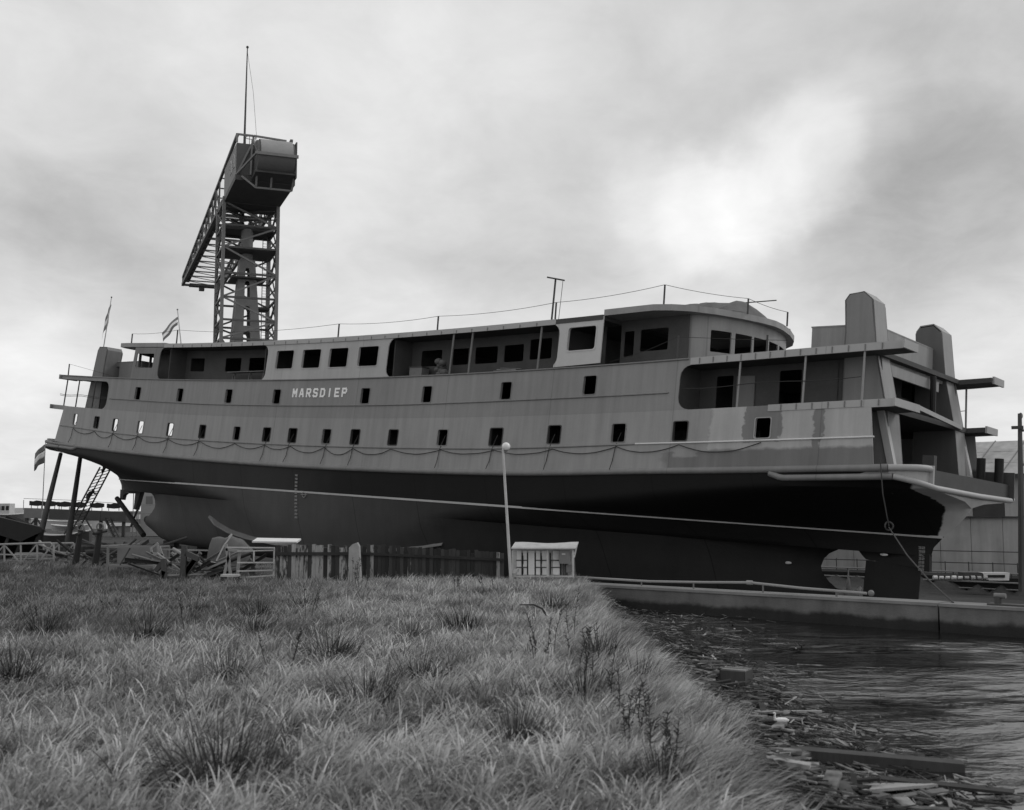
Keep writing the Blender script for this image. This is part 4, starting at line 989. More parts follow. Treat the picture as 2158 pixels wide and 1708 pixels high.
for b_ in (1.9, 2.35): obj('ladder_rail', MB().beam(K(b_, 1.6, 0), K(b_, 1.6, kz(760, 117)), 0.07), M['crane'], crane)
mb = MB()
for k in range(60): mb.beam(K(1.9, 1.6, 14 + k * 0.32), K(2.35, 1.6, 14 + k * 0.32), 0.035)
obj('ladder_rung', mb, M['crane'], crane)
# machinery house with counterweight drum
house = obj('machinery_house', MB().box(K(0, -6.2, (Z1 + Z2) / 2), (5.3, 9.4, Z2 - Z1), rotz), M['crane_pale'], crane)
obj('house_end', MB().box(K(-0.02, -10.95, (Z1 + Z2) / 2), (5.28, 0.06, Z2 - Z1 - 0.02), rotz), M['crane'], crane)
for a in (-9.2, -6.9):
    fr_ = obj('window', MB().box(K(-2.68, a, Z1 + 1.75), (0.08, 1.0, 1.25), rotz), M['white'], crane)
    for i in range(2):
        for j in range(3): obj('pane', MB().box(K(-2.735, a - 0.22 + 0.44 * i, Z1 + 1.36 + 0.38 * j), (0.03, 0.34, 0.3), rotz), M['steel_pale'] if (i + j) % 2 else M['steel_mid'], fr_)
obj('under_platform', MB().box(K(0.1, -5.2, Z1 - 0.35), (5.7, 12.2, 0.5), rotz), M['steel_dark'], crane)
obj('counterweight_tray', MB().prism([K(-1.2, -13.6, Z1 - 0.3), K(-1.2, -11.3, Z1 - 0.55), K(-1.2, -11.3, Z1 - 0.1), K(-1.2, -13.2, Z1 + 0.0)], CBx * 3.9), M['steel_dark'], crane)
dz = Z1 + 1.45; da = -12.3
obj('counterweight_drum', MB().tube([K(-1.0, da, dz), K(2.5, da, dz)], 1.65, 28), M['crane'], crane, True)
cov = MB()
for k in range(11):
    an = R(-5 + 105 * k / 10); 
    for b_ in (-0.75, 2.3):
        for rr in (1.74, 1.70): cov.v.append(tuple(K(b_, da - rr * math.cos(an), dz + rr * math.sin(an) + 0.05)))
for k in range(10):
    o_ = k * 4; cov.f += [(o_, o_ + 2, o_ + 6, o_ + 4), (o_ + 1, o_ + 5, o_ + 7, o_ + 3), (o_, o_ + 4, o_ + 5, o_ + 1), (o_ + 2, o_ + 3, o_ + 7, o_ + 6)]
obj('drum_cover', cov, M['steel_pale'], crane, True)
obj('drum_beam', MB().beam(K(-1.3, da - 1.72, dz - 0.05), K(2.75, da - 1.72, dz - 0.05), 0.22, 0.28), M['crane_pale'], crane)
obj('end_plate', MB().box(K(2.66, -11.9, dz - 0.2), (0.12, 3.2, 3.5), rotz), M['crane'], crane)
for p, q in ((K(-2.6, -11.1, Z1), K(-1.1, -11.2, Z2 + 0.3)), (K(-1.1, -11.2, Z2 + 0.3), K(-0.9, -13.6, dz)), (K(-2.6, -11.1, Z1), K(-0.9, -13.9, dz + 0.3)), (K(-1.3, -11.2, Z1), K(-1.2, -11.2, Z2 + 0.3)),
             (K(-2.65, -11.1, Z2), K(-2.65, -11.1, Z2 + 0.8)), (K(-2.65, -11.1, Z2 + 0.8), K(-1.1, -11.1, Z2 + 0.8)), (K(-1.1, -11.1, Z2 + 0.8), K(-1.1, -11.1, Z2)), (K(-1.1, -11.3, Z2 + 0.75), K(2.0, -11.6, Z2 + 0.5)),
             (K(-2.2, -11.6, Z1 - 0.3), K(-0.9, -12.0, Z1 - 1.4)), (K(-0.9, -12.0, Z1 - 1.4), K(2.5, -12.0, Z1 - 1.4)), (K(2.5, -12.0, Z1 - 1.4), K(2.6, -13.2, Z1 + 0.2)), (K(0.5, -12.0, Z1 - 1.4), K(0.5, -12.6, Z1)), (K(-0.9, -12.0, Z1 - 1.4), K(-0.9, -12.6, Z1))):
    crane_bar(p, q, 0.17, 'brace', 'crane_pale')
for i in range(12):
    an = 2 * math.pi * i / 12; an2 = 2 * math.pi * (i + 1) / 12; c_ = K(-1.0, -8.5, Z2 + 1.45)
    crane_bar(c_ + Vector((0.5 * math.cos(an), 0.5 * math.sin(an), 0)), c_ + Vector((0.5 * math.cos(an2), 0.5 * math.sin(an2), 0)), 0.05, 'hoop')
    if i % 3 == 0: crane_bar(c_ + Vector((0.5 * math.cos(an), 0.5 * math.sin(an), 0)), c_ + Vector((0.5 * math.cos(an), 0.5 * math.sin(an), -1.4)), 0.05, 'hoop')
pm = at(515, 292, 110) - CB; pt = at(521.5, 100, 110) - CB
obj('flagpole', MB().tube([Vector((pm.x, pm.y, Z2 - 0.1)), pt], [0.12, 0.05], 8), M['steel_dark'], crane, True)
obj('pole_truck', MB().ball(pt, 0.14, 8, 6), M['steel_dark'], crane)
obj('stay_wire', MB().tube([pt - Vector((0, 0, 0.4)), pt.lerp(at(540, 293, 108) - CB, 0.5) + Vector((0.15, 0, 0)), at(541, 293, 108) - CB], 0.02, 4), M['rope'], crane)
# jib
NB = 13; JA0, JA1 = 2.6, 46.0
def jz_top(a): return (Z2 + 0.85) + (Z1 + 1.0 - Z2 - 0.85) * (a + 8) / (JA1 + 8)
for b_ in (-2.65, 2.65):
    obj('bottom_chord', MB().beam(K(b_, -1.0, Z1 - 0.1), K(b_, JA1, Z1 - 0.1), 0.34, 0.42), M['crane'], crane)
    obj('top_chord', MB().beam(K(b_ * 0.98, -11.0, Z2 + 0.8), K(b_, JA1, Z1 + 0.95), 0.26, 0.26), M['crane'], crane)
    for i in range(NB + 1):
        a = JA0 + (JA1 - JA0) * i / NB
        crane_bar(K(b_, a, Z1 - 0.1), K(b_, a, jz_top(a)), 0.15)
        if i < NB:
            a2 = JA0 + (JA1 - JA0) * (i + 1) / NB
            crane_bar(K(b_, a, jz_top(a)) if i % 2 else K(b_, a, Z1 - 0.1), K(b_, a2, Z1 - 0.1) if i % 2 else K(b_, a2, jz_top(a2)), 0.13)
            crane_bar(K(b_, a, (Z1 + jz_top(a)) / 2), K(b_, a2, (Z1 + jz_top(a2)) / 2), 0.06)
for i in range(NB + 1):
    a = JA0 + (JA1 - JA0) * i / NB
    crane_bar(K(-2.65, a, Z1 - 0.1), K(2.65, a, Z1 - 0.1), 0.15, 'cross_bar')
    if i < NB:
        a2 = JA0 + (JA1 - JA0) * (i + 1) / NB; crane_bar(K(-2.65, a, Z1 - 0.1), K(2.65, a2, Z1 - 0.1), 0.09, 'cross_bar')
        if i < 8: crane_bar(K(-2.65, a, jz_top(a)), K(2.65, a, jz_top(a)), 0.12, 'cross_bar')
obj('walkway', MB().box(K(-2.2, 24, Z1 + 0.12), (0.7, 42, 0.06), rotz), M['steel_dark'], crane)
tr = obj('trolley', MB().box(K(0.2, 44.2, Z1 - 0.45), (4.2, 1.2, 0.35), rotz), M['steel_dark'], crane)
obj('hook_block', MB().box(K(-0.2, 44.2, Z1 - 0.85), (0.7, 0.8, 0.6), rotz), M['steel_dark'], tr)
crane_bar(K(-2.7, JA1, Z1 - 0.1), K(2.7, JA1, Z1 - 0.1), 0.3, 'cross_bar')

# ------------------------------------------------------------------ flags
def flag(name, label, pole_bot, pole_top, top, fly, hoist, droop, mats, seed, polemat='steel_pale', tri=True):
    fl = thing(name, label, 'flag', pole_bot, 'flags on poles'); b0 = Vector(pole_bot)
    obj('pole', MB().tube([Vector((0, 0, 0)), Vector(pole_top) - b0], [0.045, 0.03], 6), M[polemat], fl)
    obj('pole_cap', MB().ball(Vector(pole_top) - b0, 0.07, 8, 5), M['steel_dark'], fl)
    rnd = random.Random(seed); nx, nz = 14, 12; o = Vector(top) - b0; pts = []
    pd = (Vector(pole_bot) - Vector(pole_top)).normalized()
    for i in range(nx + 1):
        u_ = i / nx; col = []
        for j in range(nz + 1):
            v_ = j / nz
            p = o + pd * (hoist * v_) + Vector(fly) * u_ + Vector((0, 0, -droop * u_ ** 1.3)) 
            p += Vector((0.05 * math.sin(5 * u_ + 3 * v_ + seed), 0.16 * math.sin(9 * u_ + 2 * v_ + seed) * u_, 0.05 * math.sin(7 * u_ + seed) * u_))
            col.append(p)
        pts.append(col)
    bands = 3
    for k in range(bands):
        j0, j1 = k * nz // bands, (k + 1) * nz // bands; mb = MB()
        for i in range(nx + 1):
            for j in range(j0, j1 + 1): mb.v.append(tuple(pts[i][j]))
        r_ = j1 - j0 + 1
        for i in range(nx):
            for j in range(r_ - 1): a = i * r_ + j; mb.f.append((a, a + 1, a + r_ + 1, a + r_))
        f_ = obj('flag_band', mb, M[mats[k]], fl, True); f_.modifiers.new('t', 'SOLIDIFY').thickness = 0.01
    return fl
TRI = ('flag_dark', 'flag_white', 'flag_blue')
flag('flag', 'three banded flag flying above the bridge roof of the ferry', SW(-18.3, 5.9, 11.45), at(374, 653, 86.6), at(373.5, 668, 86.6), Vector((-1.05, -0.15, -0.05)), 1.6, 1.3, TRI, 1)
flag('flag', 'drooping flag wrapped round its pole on the left uptake', SW(-31.1, 4.6, 11.9), at(235, 627, 92), at(235, 642, 92), Vector((-0.55, 0.15, 0)), 1.7, 1.3, ('flag_dark', 'flag_white', 'flag_dark'), 3)
flag('flag', 'three banded flag hanging below the left bow beside the timber shores', at(88, 1100, 97), at(96, 930, 97), at(95.5, 937, 97), Vector((-0.95, 0.2, 0)), 1.55, 0.7, TRI, 5)

# ------------------------------------------------------------------ shores, ladder and people under the left bow
def shore_post(foot, top, r0, r1, label, grp='timber shores under the ferry'):
    o = MB().tube([Vector((0, 0, 0)), (Vector(top) - Vector(foot)) * 0.5, Vector(top) - Vector(foot)], [r0, (r0 + r1) / 2, r1], 10).build('timber_shore', M['wood_dark'], None, True)
    o.location = foot; return tag(o, label, 'timber shore', grp)
shore_post(gnd(79, 1153), SW(-36.0, 4.6, 3.35), 0.24, 0.16, 'leftmost tall dark timber shore under the tip of the left bow')
f2 = at(137, 1184, 89); f2.z = max(f2.z, -1.3)
shore_post(f2, SW(-35.9, 2.9, 3.2), 0.26, 0.17, 'dark timber shore between the leftmost shore and the ladder')
shore_post(SW(-28.4, 1.0, -2.7), SW(-34.0, 0.3, 0.0), 0.22, 0.2, 'thick raking timber from the left stem down to the keel')
shore_post(SW(-31.0, 0.6, -2.2), SW(-31.05, 0.1, -0.7), 0.09, 0.09, 'thin short prop under the left rudder trunk')
# keel blocks
for i, s in enumerate((-26, -21.4)):
    top_ = SW(s, 0, -2.93); g_ = ground_z(top_.x, top_.y)
    b0 = thing('keel_block', ('stack of dark keel blocks under the left heel of the keel', 'dark keel blocks behind the tarpaulin heap under the ferry')[i], 'keel block', (top_.x, top_.y, g_ - 0.1), 'keel blocks under the ferry')
    n_ = 4; hh = (top_.z - g_ + 0.1) / n_
    for k in range(n_):
        obj('timber', MB().box((0, 0, hh * (k + 0.5)), ((1.5 if k % 2 else 0.5), (0.5 if k % 2 else 1.9), hh * 0.97), Matrix.Rotation(-HD, 3, 'Z')), M['wood_dark'], b0)
# ladder
lt = SW(-35.6, 0.6, 2.7); lb = at(150, 1122, 92.5); lb.z = max(lb.z, -0.4)
lad = thing('ladder', 'long dark wooden ladder leaning against the left bow', 'ladder', lb)
ld = lt - lb; lx = Vector((0.78, -0.62, 0)) ; lx = (lx - ld.normalized() * lx.dot(ld.normalized())).normalized()
for k in (-1, 0, 1): obj('stile', MB().beam(lx * 0.85 * k, ld + lx * 0.85 * k, 0.09 if k else 0.06, 0.1), M['wood_dark'], lad)
nr = int(ld.length / 0.36)
for k in range(1, nr): obj('rung', MB().beam(ld * (k / nr) - lx * 0.85, ld * (k / nr) + lx * 0.85, 0.055), M['wood_dark'], lad)
def person(name, label, foot, fwd, right, up, pose, cloth, seedh=1.72):
    """one skinned body; joints given as (forward, right, up) in body heights"""
    p = thing(name, label, 'person', foot); h = seedh
    J = pose; names = list(J); me = bpy.data.meshes.new('body')
    me.from_pydata([tuple((fwd * J[n_][0] + right * J[n_][1] + up * J[n_][2]) * h) for n_ in names], [(names.index(a), names.index(b_)) for a, b_ in (
        ('pelvis', 'chest'), ('chest', 'neck'), ('neck', 'head'), ('head', 'crown'), ('chest', 'shl'), ('shl', 'ell'), ('ell', 'hal'), ('chest', 'shr'), ('shr', 'elr'), ('elr', 'har'), ('pelvis', 'hil'), ('hil', 'knl'), ('knl', 'anl'), ('anl', 'tol'), ('pelvis', 'hir'), ('hir', 'knr'), ('knr', 'anr'), ('anr', 'tor'))], [])
    o = bpy.data.objects.new('body', me); COL.objects.link(o); o.parent = p; me.materials.append(cloth)
    sk = o.modifiers.new('skin', 'SKIN'); rad = dict(pelvis=.095, chest=.105, neck=.04, head=.06, crown=.045, shl=.055, ell=.04, hal=.032, shr=.055, elr=.04, har=.032, hil=.075, knl=.052, anl=.038, tol=.034, hir=.075, knr=.052, anr=.038, tor=.034)
    for i, n_ in enumerate(names):
        sv = me.skin_vertices[0].data[i]; sv.radius = (rad[n_] * h, rad[n_] * h); sv.use_root = (n_ == 'pelvis')
    o.modifiers.new('sub', 'SUBSURF').levels = 2; o.modifiers['sub'].render_levels = 2
    hd = (fwd * J['head'][0] + right * J['head'][1] + up * (J['head'][2] + 0.02)) * h
    obj('face', MB().ball(hd + fwd * 0.025 * h, 0.058 * h, 12, 10, (1, 1, 1.2)), M['skin'], p, True)
    obj('cap', MB().ball(hd + up * 0.035 * h - fwd * 0.005 * h, 0.064 * h, 12, 8, (1.05, 1.05, 0.75)), M['cloth_dark'], p, True)
    for n_ in ('hal', 'har'): obj('hand', MB().ball((fwd * (J[n_][0] + .02) + right * J[n_][1] + up * J[n_][2]) * h, 0.03 * h, 8, 6, (1.2, 0.8, 1)), M['skin'], p, True)
    return p
ldn = ld.normalized(); lnor = ldn.cross(lx); lnor = lnor if lnor.y > 0 else -lnor      # away from the camera side
climb = dict(pelvis=(-.10, 0, .50), chest=(-.07, 0, .72), neck=(-.05, 0, .83), head=(-.03, 0, .90), crown=(-.03, 0, .96), shl=(-.06, -.11, .79), ell=(.02, -.17, .86), hal=(.10, -.13, .99), shr=(-.06, .11, .79), elr=(.04, .17, .72), har=(.11, .14, .83),
             hil=(-.10, -.06, .48), knl=(.02, -.08, .34), anl=(-.02, -.07, .14), tol=(.06, -.07, .12), hir=(-.10, .06, .48), knr=(-.04, .07, .25), anr=(-.06, .06, .02), tor=(.03, .06, .0))
person('person', 'worker in dark clothes and cap halfway up the long ladder', lb + ldn * (ld.length * 0.36) - lnor * 0.12 + lx * 0.25, lnor, lx, ldn, climb, M['cloth_dark'])
person('person', 'worker at the top of the ladder with only the legs showing below the bow', lb + ldn * (ld.length * 0.86) - lnor * 0.12 + lx * 0.1, lnor, lx, ldn, climb, M['cloth_dark'])

# ------------------------------------------------------------------ far left background of the yard
def wb(o, x, y, z): return Vector((x, y, z)) - Vector(o.location)
def trow(x0, x1, Y, y0, y1):      # world box corners for picture-like extents on a plane facing the camera
    a = at(x0, y1, Y); b_ = at(x1, y0, Y); return a, b_
shd = thing('lean_to_shed', 'black lean-to shed with a sloping roof at the left edge', 'shed', at(20, 1190, 66))
a0 = at(-60, 1076, 66); a1 = at(88, 1112, 66); bs = -0.1
obj('roof', MB().prism([wb(shd, a0.x, 66, a0.z - 0.9), wb(shd, a0.x, 66, a0.z), wb(shd, a1.x, 66, a1.z), wb(shd, a1.x, 66, a1.z - 0.25), wb(shd, a1.x - 1.2, 66, 1.0)], (-2.2, 5, 0)), M['black'], shd)
obj('back_wall', MB().prism([wb(shd, a0.x, 70.5, bs), wb(shd, a1.x - 2.1, 70.5, bs), wb(shd, a1.x - 2.1, 70.5, a1.z - 0.2), wb(shd, a0.x, 70.5, a0.z - 0.3)], (0.3, 0.2, 0)), M['black'], shd)
obj('side_wall', MB().prism([wb(shd, a1.x - 0.3, 66.2, bs), wb(shd, a1.x - 2.1, 70.4, bs), wb(shd, a1.x - 2.1, 70.4, a1.z - 0.25), wb(shd, a1.x - 0.3, 66.2, a1.z - 0.25)], (0.12, 0.02, 0)), M['black'], shd)
obj('side_wall', MB().prism([wb(shd, a0.x, 66.2, bs), wb(shd, a0.x, 70.4, bs), wb(shd, a0.x, 70.4, a0.z - 0.5), wb(shd, a0.x, 66.2, a0.z - 0.5)], (0.12, 0.02, 0)), M['black'], shd)
for x in (0, 30, 62): 
    p = at(x, 1150, 66.3); obj('post', MB().beam(wb(shd, p.x, 66.3, bs), wb(shd, p.x + 0.5, 66.3, 1.3), 0.16), M['wood_dark'], shd)
# board gantry with six plates standing on it
gt = thing('plate_gantry', 'long dark beam on posts carrying a row of dark plates under the left bow', 'gantry', at(160, 1134, 122))
gx0, gx1 = at(50, 1080, 122), at(265, 1087, 122); zb0, zb1 = at(160, 1092, 122).z, at(160, 1071, 122).z
gl = lambda x, dz_=0, dy=0: wb(gt, at(x, 1080, 122).x, 122 + dy, dz_)
for k in range(4):
    xa, xb = 50 + 54 * k + 0.3, 50 + 54 * (k + 1) - 0.3; d0 = -0.02 * (xa - 50) / 10 ; 
    obj('beam_panel', MB().prism([gl(xa, zb0 + d0), gl(xb, zb0 + d0 - 0.1), gl(xb, zb1 + d0 - 0.1), gl(xa, zb1 + d0)], (0.3, 1.2, 0)), M['steel_mid'] if k == 0 else M['steel_dark'], gt)
for x in (53, 72, 210, 258): obj('post', MB().beam(gl(x, -0.3, 0.5), gl(x, zb0, 0.5), 0.3), M['steel_dark'], gt)
for x0, x1 in ((72, 100), (72, 52), (180, 208), (222, 245), (232, 256)): obj('brace', MB().beam(gl(x0 if x0 != 72 else 78, zb0, -0.1), gl(x1, -0.2 if x1 > 200 else 0.4, -0.1), 0.22 if x0 < 200 else 0.5, 0.12), M['steel_dark'], gt)
for k in range(9): obj('stair_tread', MB().beam(gl(224 + 2.6 * k, zb0 - 0.2 - 0.27 * k, 0), gl(234 + 2.6 * k, zb0 - 0.2 - 0.27 * k, 0), 0.12), M['steel_mid'], gt)
for k, xc in enumerate((73, 101, 132, 163, 201, 237)):
    zc = at(xc, 1061 + 0.035 * (xc - 70), 122).z; w_ = 0.74; hh = 0.26
    pts = [(-w_, -hh * .8), (-w_ * .5, -hh * .95), (0, -hh * 1.1), (w_ * .55, -hh), (w_, -hh * .6), (w_, hh * .7), (w_ * .5, hh), (0, hh * 1.2), (-w_ * .45, hh * .8), (-w_, hh)]
    obj('plate', MB().prism([gl(xc, zc + dz_, 0.3) + Vector((dx, 0, 0)) for dx, dz_ in pts], (0.05, 0.12, 0)), M['black'], gt)
    for dx in (-0.55, 0.55): obj('plate_leg', MB().beam(gl(xc, zb1 - 0.3, 0.4) + Vector((dx, 0, 0)), gl(xc, zc, 0.4) + Vector((dx, 0, 0)), 0.06), M['steel_dark'], gt)
for x0, x1, y0_, y1_ in ((50, 160, 1051, 1055), (160, 262, 1055, 1062)):
    obj('rail', MB().tube([wb(gt, *at(x0, y0_, 122.6)), wb(gt, *at(x1, y1_, 122.6))], 0.025, 5), M['steel_mid'], gt)
for x in (50, 80, 130, 190, 262): p = at(x, 1054 + 0.05 * (x - 50), 122.6); obj('rail_post', MB().beam(wb(gt, p.x, p.y, zb1 - 0.2), wb(gt, *p), 0.05), M['steel_mid'], gt)
def boat(name, label, x0, x1, ytop, ybot, Y, mat, cabin=None):
    o = thing(name, label, 'boat', at((x0 + x1) / 2, ybot, Y), 'boats moored beyond the slipway'); a = at(x0, ytop, Y); b_ = at(x1, ybot, Y); L_ = (b_ - a).x; H_ = a.z - b_.z; mb = MB(); n_ = 12
    for i in range(n_ + 1):
        u_ = i / n_; wd = 1.5 * (math.sin(math.pi * (0.06 + 0.92 * u_)) ** 0.5); sh_ = 0.3 * (2 * u_ - 1) ** 2 * H_
        x = a.x + L_ * u_
        mb.v += [tuple(wb(o, x, Y - wd, b_.z + H_ + sh_ - 0.25 * H_)), tuple(wb(o, x, Y - wd * .6, b_.z - 0.1)), tuple(wb(o, x, Y + wd * .6, b_.z - 0.1)), tuple(wb(o, x, Y + wd, b_.z + H_ + sh_ - 0.25 * H_))]
    for i in range(n_):
        for k in range(4): mb.f.append((i * 4 + k, i * 4 + 4 + k, i * 4 + 4 + (k + 1) % 4, i * 4 + (k + 1) % 4))
    mb.f += [(0, 1, 2, 3), tuple(n_ * 4 + k for k in (3, 2, 1, 0))]
    obj('boat_hull', mb, M[mat], o, True)
    obj('gunwale', MB().tube([wb(o, a.x + L_ * u_ / 10, Y - 1.55 * math.sin(math.pi * (0.06 + 0.092 * u_)) ** .5, b_.z + H_ * 0.75 + 0.3 * (2 * u_ / 10 - 1) ** 2 * H_) for u_ in range(11)], 0.07, 6), M['white'], o)
    if cabin:
        c0, c1, ch = cabin; obj('cabin', MB().box(wb(o, a.x + L_ * (c0 + c1) / 2, Y, a.z + ch / 2 - 0.2), (L_ * (c1 - c0), 1.6, ch)), M['white_dirty'], o)
        for k in range(4): obj('cabin_window', MB().box(wb(o, a.x + L_ * (c0 + (c1 - c0) * (k + .5) / 4), Y - 0.82, a.z + ch / 2 - 0.1), (L_ * (c1 - c0) / 6, 0.04, ch * 0.4)), M['black'], o)
    return o
boat('motor_boat', 'long white open boat lying under the plate gantry', 70, 225, 1094, 1113, 140, 'white')
boat('motor_boat', 'small pale boat with a raised bow in front of the long white boat', 113, 190, 1106, 1117, 131, 'white_dirty')
boat('barge', 'dark low barge behind the gangway beside the black shed', 70, 190, 1120, 1150, 100, 'steel_dark')
boat('motor_boat', 'grey cabin boat at the far left behind the black shed', -20, 70, 1081, 1096, 150, 'steel_mid', (0.1, 0.5, 1.4))
# pale building with scaffold seen through the left rudder opening
pb = thing('pale_building', 'pale narrow building behind the ferry seen through the left rudder opening', 'building', at(312, 1134, 125))
a, b_ = trow(296, 345, 125, 1028, 1090)
obj('wall', MB().box(wb(pb, (a.x + b_.x) / 2, 126.5, (b_.z) / 2), (b_.x - a.x, 3, b_.z)), M['pale_wall'], pb)
obj('roof', MB().box(wb(pb, (a.x + b_.x) / 2, 126.5, b_.z + 0.1), (b_.x - a.x + 0.4, 3.4, 0.2)), M['steel_mid'], pb)
for k in range(2): obj('window', MB().box(wb(pb, a.x + 0.9 + 1.2 * k, 124.97, b_.z - 1.4), (0.7, 0.08, 0.9)), M['steel_mid'], pb)
for x in (281, 289, 292): p = at(x, 1060, 124); obj('scaffold_pole', MB().tube([wb(pb, p.x, 124, 0), wb(pb, p.x, 124, at(x, 1030 + (x - 281) * 3, 124).z)], 0.05, 6), M['steel_pale'], pb)
for y in (1037, 1064, 1082): p = at(289, y, 124); q = at(345, y, 124); obj('scaffold_pole', MB().tube([wb(pb, *p), wb(pb, *q)], 0.04, 6), M['steel_pale'], pb)
# low roofs and clutter on the yard horizon
rnd = random.Random(5)
for k, (x0, x1, y0_, Y, lab) in enumerate(((-30, 45, 1070, 170, 'low grey shed with a pale roof on the far left horizon'), (262, 300, 1084, 175, 'small far shed right of the plate gantry'), (225, 275, 1102, 150, 'grey hut behind the gantry stairs'))):
    p0, p1 = at(x0, y0_, Y), at(x1, y0_, Y); o = thing('far_shed', lab, 'shed', (p0.x, Y, -0.05)); w_ = p1.x - p0.x; h_ = p0.z
    obj('wall', MB().box((w_ / 2, 2, h_ * 0.35), (w_, 4, h_ * 0.7)), M['steel_mid'], o)
    obj('roof', MB().prism([Vector((-0.2, -0.3, h_ * 0.68)), Vector((-0.2, 2, h_)), Vector((-0.2, 4.3, h_ * 0.68))], (w_ + 0.4, 0, 0)), M['steel_pale'], o)
    obj('door', MB().box((w_ * 0.4, -0.03, h_ * 0.3), (w_ * 0.18, 0.06, h_ * 0.5)), M['steel_dark'], o)

# ------------------------------------------------------------------ shed on the right, beyond the slip
SHT = -24.0
def SH(s, d, z): p = SW(s, SHT - d, 0); return Vector((p.x, p.y, z))   # d = metres behind the front
shed = thing('boat_shed', 'long pale boat shed with a wide panelled roof on the right', 'shed', SH(25, 0, -1.5))
def shl(s, d, z): return SH(s, d, z) - Vector(shed.location)
m, t, b = newmat('weathered asbestos sheet'); g = G(t); c = g.coord()
n = g.noise(c, 0.4, 5, 0.6); st = g.noise(c, 1.3, 5, 0.6, (1, 1, 0.1))
g.color(g.m('MULTIPLY', g.m('ADD', g.m('MULTIPLY', n, 0.5), g.m('MULTIPLY', st, 0.5)), 0.8), b.inputs['Base Color']); setv(b, 0.9, 0.1); M['sheet'] = m
def flat(a, b_, c_, d_): return MB().prism([a, b_, c_, d_], (b_ - a).cross(d_ - a).normalized() * 0.05)
S_A, S_B = 16.0, 40.0
for i in range(12):
    s0, s1 = S_A + 2 * i + 0.015, S_A + 2 * (i + 1) - 0.015
    for j in range(3):
        z0_ = 5.08 + 0.82 * j; d0 = 0.0 + 1.9 * j
        obj('roof_panel', flat(shl(s0, d0, z0_), shl(s1, d0, z0_), shl(s1, d0 + 1.88, z0_ + 0.80), shl(s0, d0 + 1.88, z0_ + 0.80)), M['sheet'], shed)
    obj('roof_seam', MB().beam(shl(s1 + 0.015, 0.02, 5.15), shl(s1 + 0.015, 5.7, 7.6), 0.06), M['steel_mid'], shed)
    obj('wall_panel', flat(shl(s0, 0.45, 2.42), shl(s1, 0.45, 2.42), shl(s1, 0.45, 5.02), shl(s0, 0.45, 5.02)), M['steel_dark'] if i % 3 == 0 else M['sheet'], shed)
    obj('front_panel', flat(shl(s0, -0.1, -2.4), shl(s1, -0.1, -2.4), shl(s1, -0.1, 2.36), shl(s0, -0.1, 2.36)), M['sheet'], shed)
obj('ledge', MB().beam(shl(S_A, 0.1, 2.39), shl(S_B, 0.1, 2.39), 0.9, 0.06), M['steel_dark'], shed)
obj('gutter', MB().beam(shl(S_A, -0.1, 5.06), shl(S_B, -0.1, 5.06), 0.16, 0.14), M['steel_dark'], shed)
obj('rear_wall', MB().prism([shl(S_A, 5.8, -2), shl(S_B, 5.8, -2), shl(S_B, 5.8, 7.4), shl(S_A, 5.8, 7.4)], (shl(0, 1, 0) - shl(0, 0, 0)) * 0.2), M['sheet'], shed)
for s in (S_A, S_B): obj('gable_wall', MB().prism([shl(s, 0.5, -2), shl(s, 5.7, -2), shl(s, 5.7, 7.4), shl(s, 0.5, 5.0)], U * 0.1), M['sheet'], shed)
for z in (-0.55, 0.2): obj('handrail', MB().tube([shl(S_A, -0.8, z - 0.05), shl(S_B, -0.8, z)], 0.03, 5), M['steel_dark'], shed)
for k in range(16): obj('rail_post', MB().beam(shl(S_A + 1.5 * k, -0.8, -2.3), shl(S_A + 1.5 * k, -0.8, -0.5), 0.05), M['steel_dark'], shed)
# telegraph pole at the right edge
tp_ = thing('telegraph_pole', 'weathered wooden pole with a short crossarm at the right edge', 'pole', at(2153, 1232, 60))
pt_ = at(2149, 872, 60) - Vector(tp_.location)
obj('pole', MB().tube([Vector((0, 0, -0.4)), pt_ * 0.5 + Vector((0.02, 0, 0)), pt_], [0.17, 0.15, 0.10], 8), M['wood_mid'], tp_, True)
obj('crossarm', MB().beam(pt_ * 0.915 + Vector((-0.5, -0.16, 0)), pt_ * 0.915 + Vector((0.1, -0.16, 0.02)), 0.1, 0.17), M['wood_dark'], tp_)
obj('insulator', MB().ball(pt_ + Vector((0.05, 0, -0.12)), 0.11, 8, 6, (1, 1, 1.6)), M['steel_mid'], tp_)
for dx, zf in ((0.14, .90), (0.13, .7), (0.15, .4)): obj('step_iron', MB().ball(pt_ * zf + Vector((dx, -0.05, 0)), 0.08, 6, 5), M['steel_mid'], tp_)
# row of white drums and a white boat on the far quay
for k in range(9):
    p = at(1971 + 13.2 * k, 1222, 68); o = thing('drum', ('leftmost', 'second', 'third', 'fourth', 'middle', 'sixth', 'seventh', 'last but one', 'rightmost')[k] + ' white drum of the row on the far quay', 'drum', p, 'white drums on the far quay')
    obj('barrel', MB().tube([Vector((-0.12, 0, 0.12)), Vector((0.12, 0, 0.12))], 0.09 if k % 3 else 0.12, 10), M['white_dirty'] if k > 4 else M['white'], o, True)
    obj('stand', MB().box((0, 0, -0.02), (0.3, 0.3, 0.06)), M['steel_dark'], o)
p = at(2098, 1222, 68); o = thing('boat_cabin', 'small white boat cabin with a dark window on the far quay', 'boat', p)
obj('cabin', MB().prism([Vector((-0.55, 0, -0.05)), Vector((-0.75, 0, 0.4)), Vector((0.85, 0, 0.4)), Vector((0.8, 0, -0.05))], (0.1, 0.9, 0)), M['white'], o)
obj('cabin_window', MB().box((0.05, -0.03, 0.2), (1.0, 0.06, 0.16)), M['black'], o)
obj('foredeck', MB().box((-1.35, 0.4, 0.18), (1.1, 0.8, 0.45)), M['steel_dark'], o)

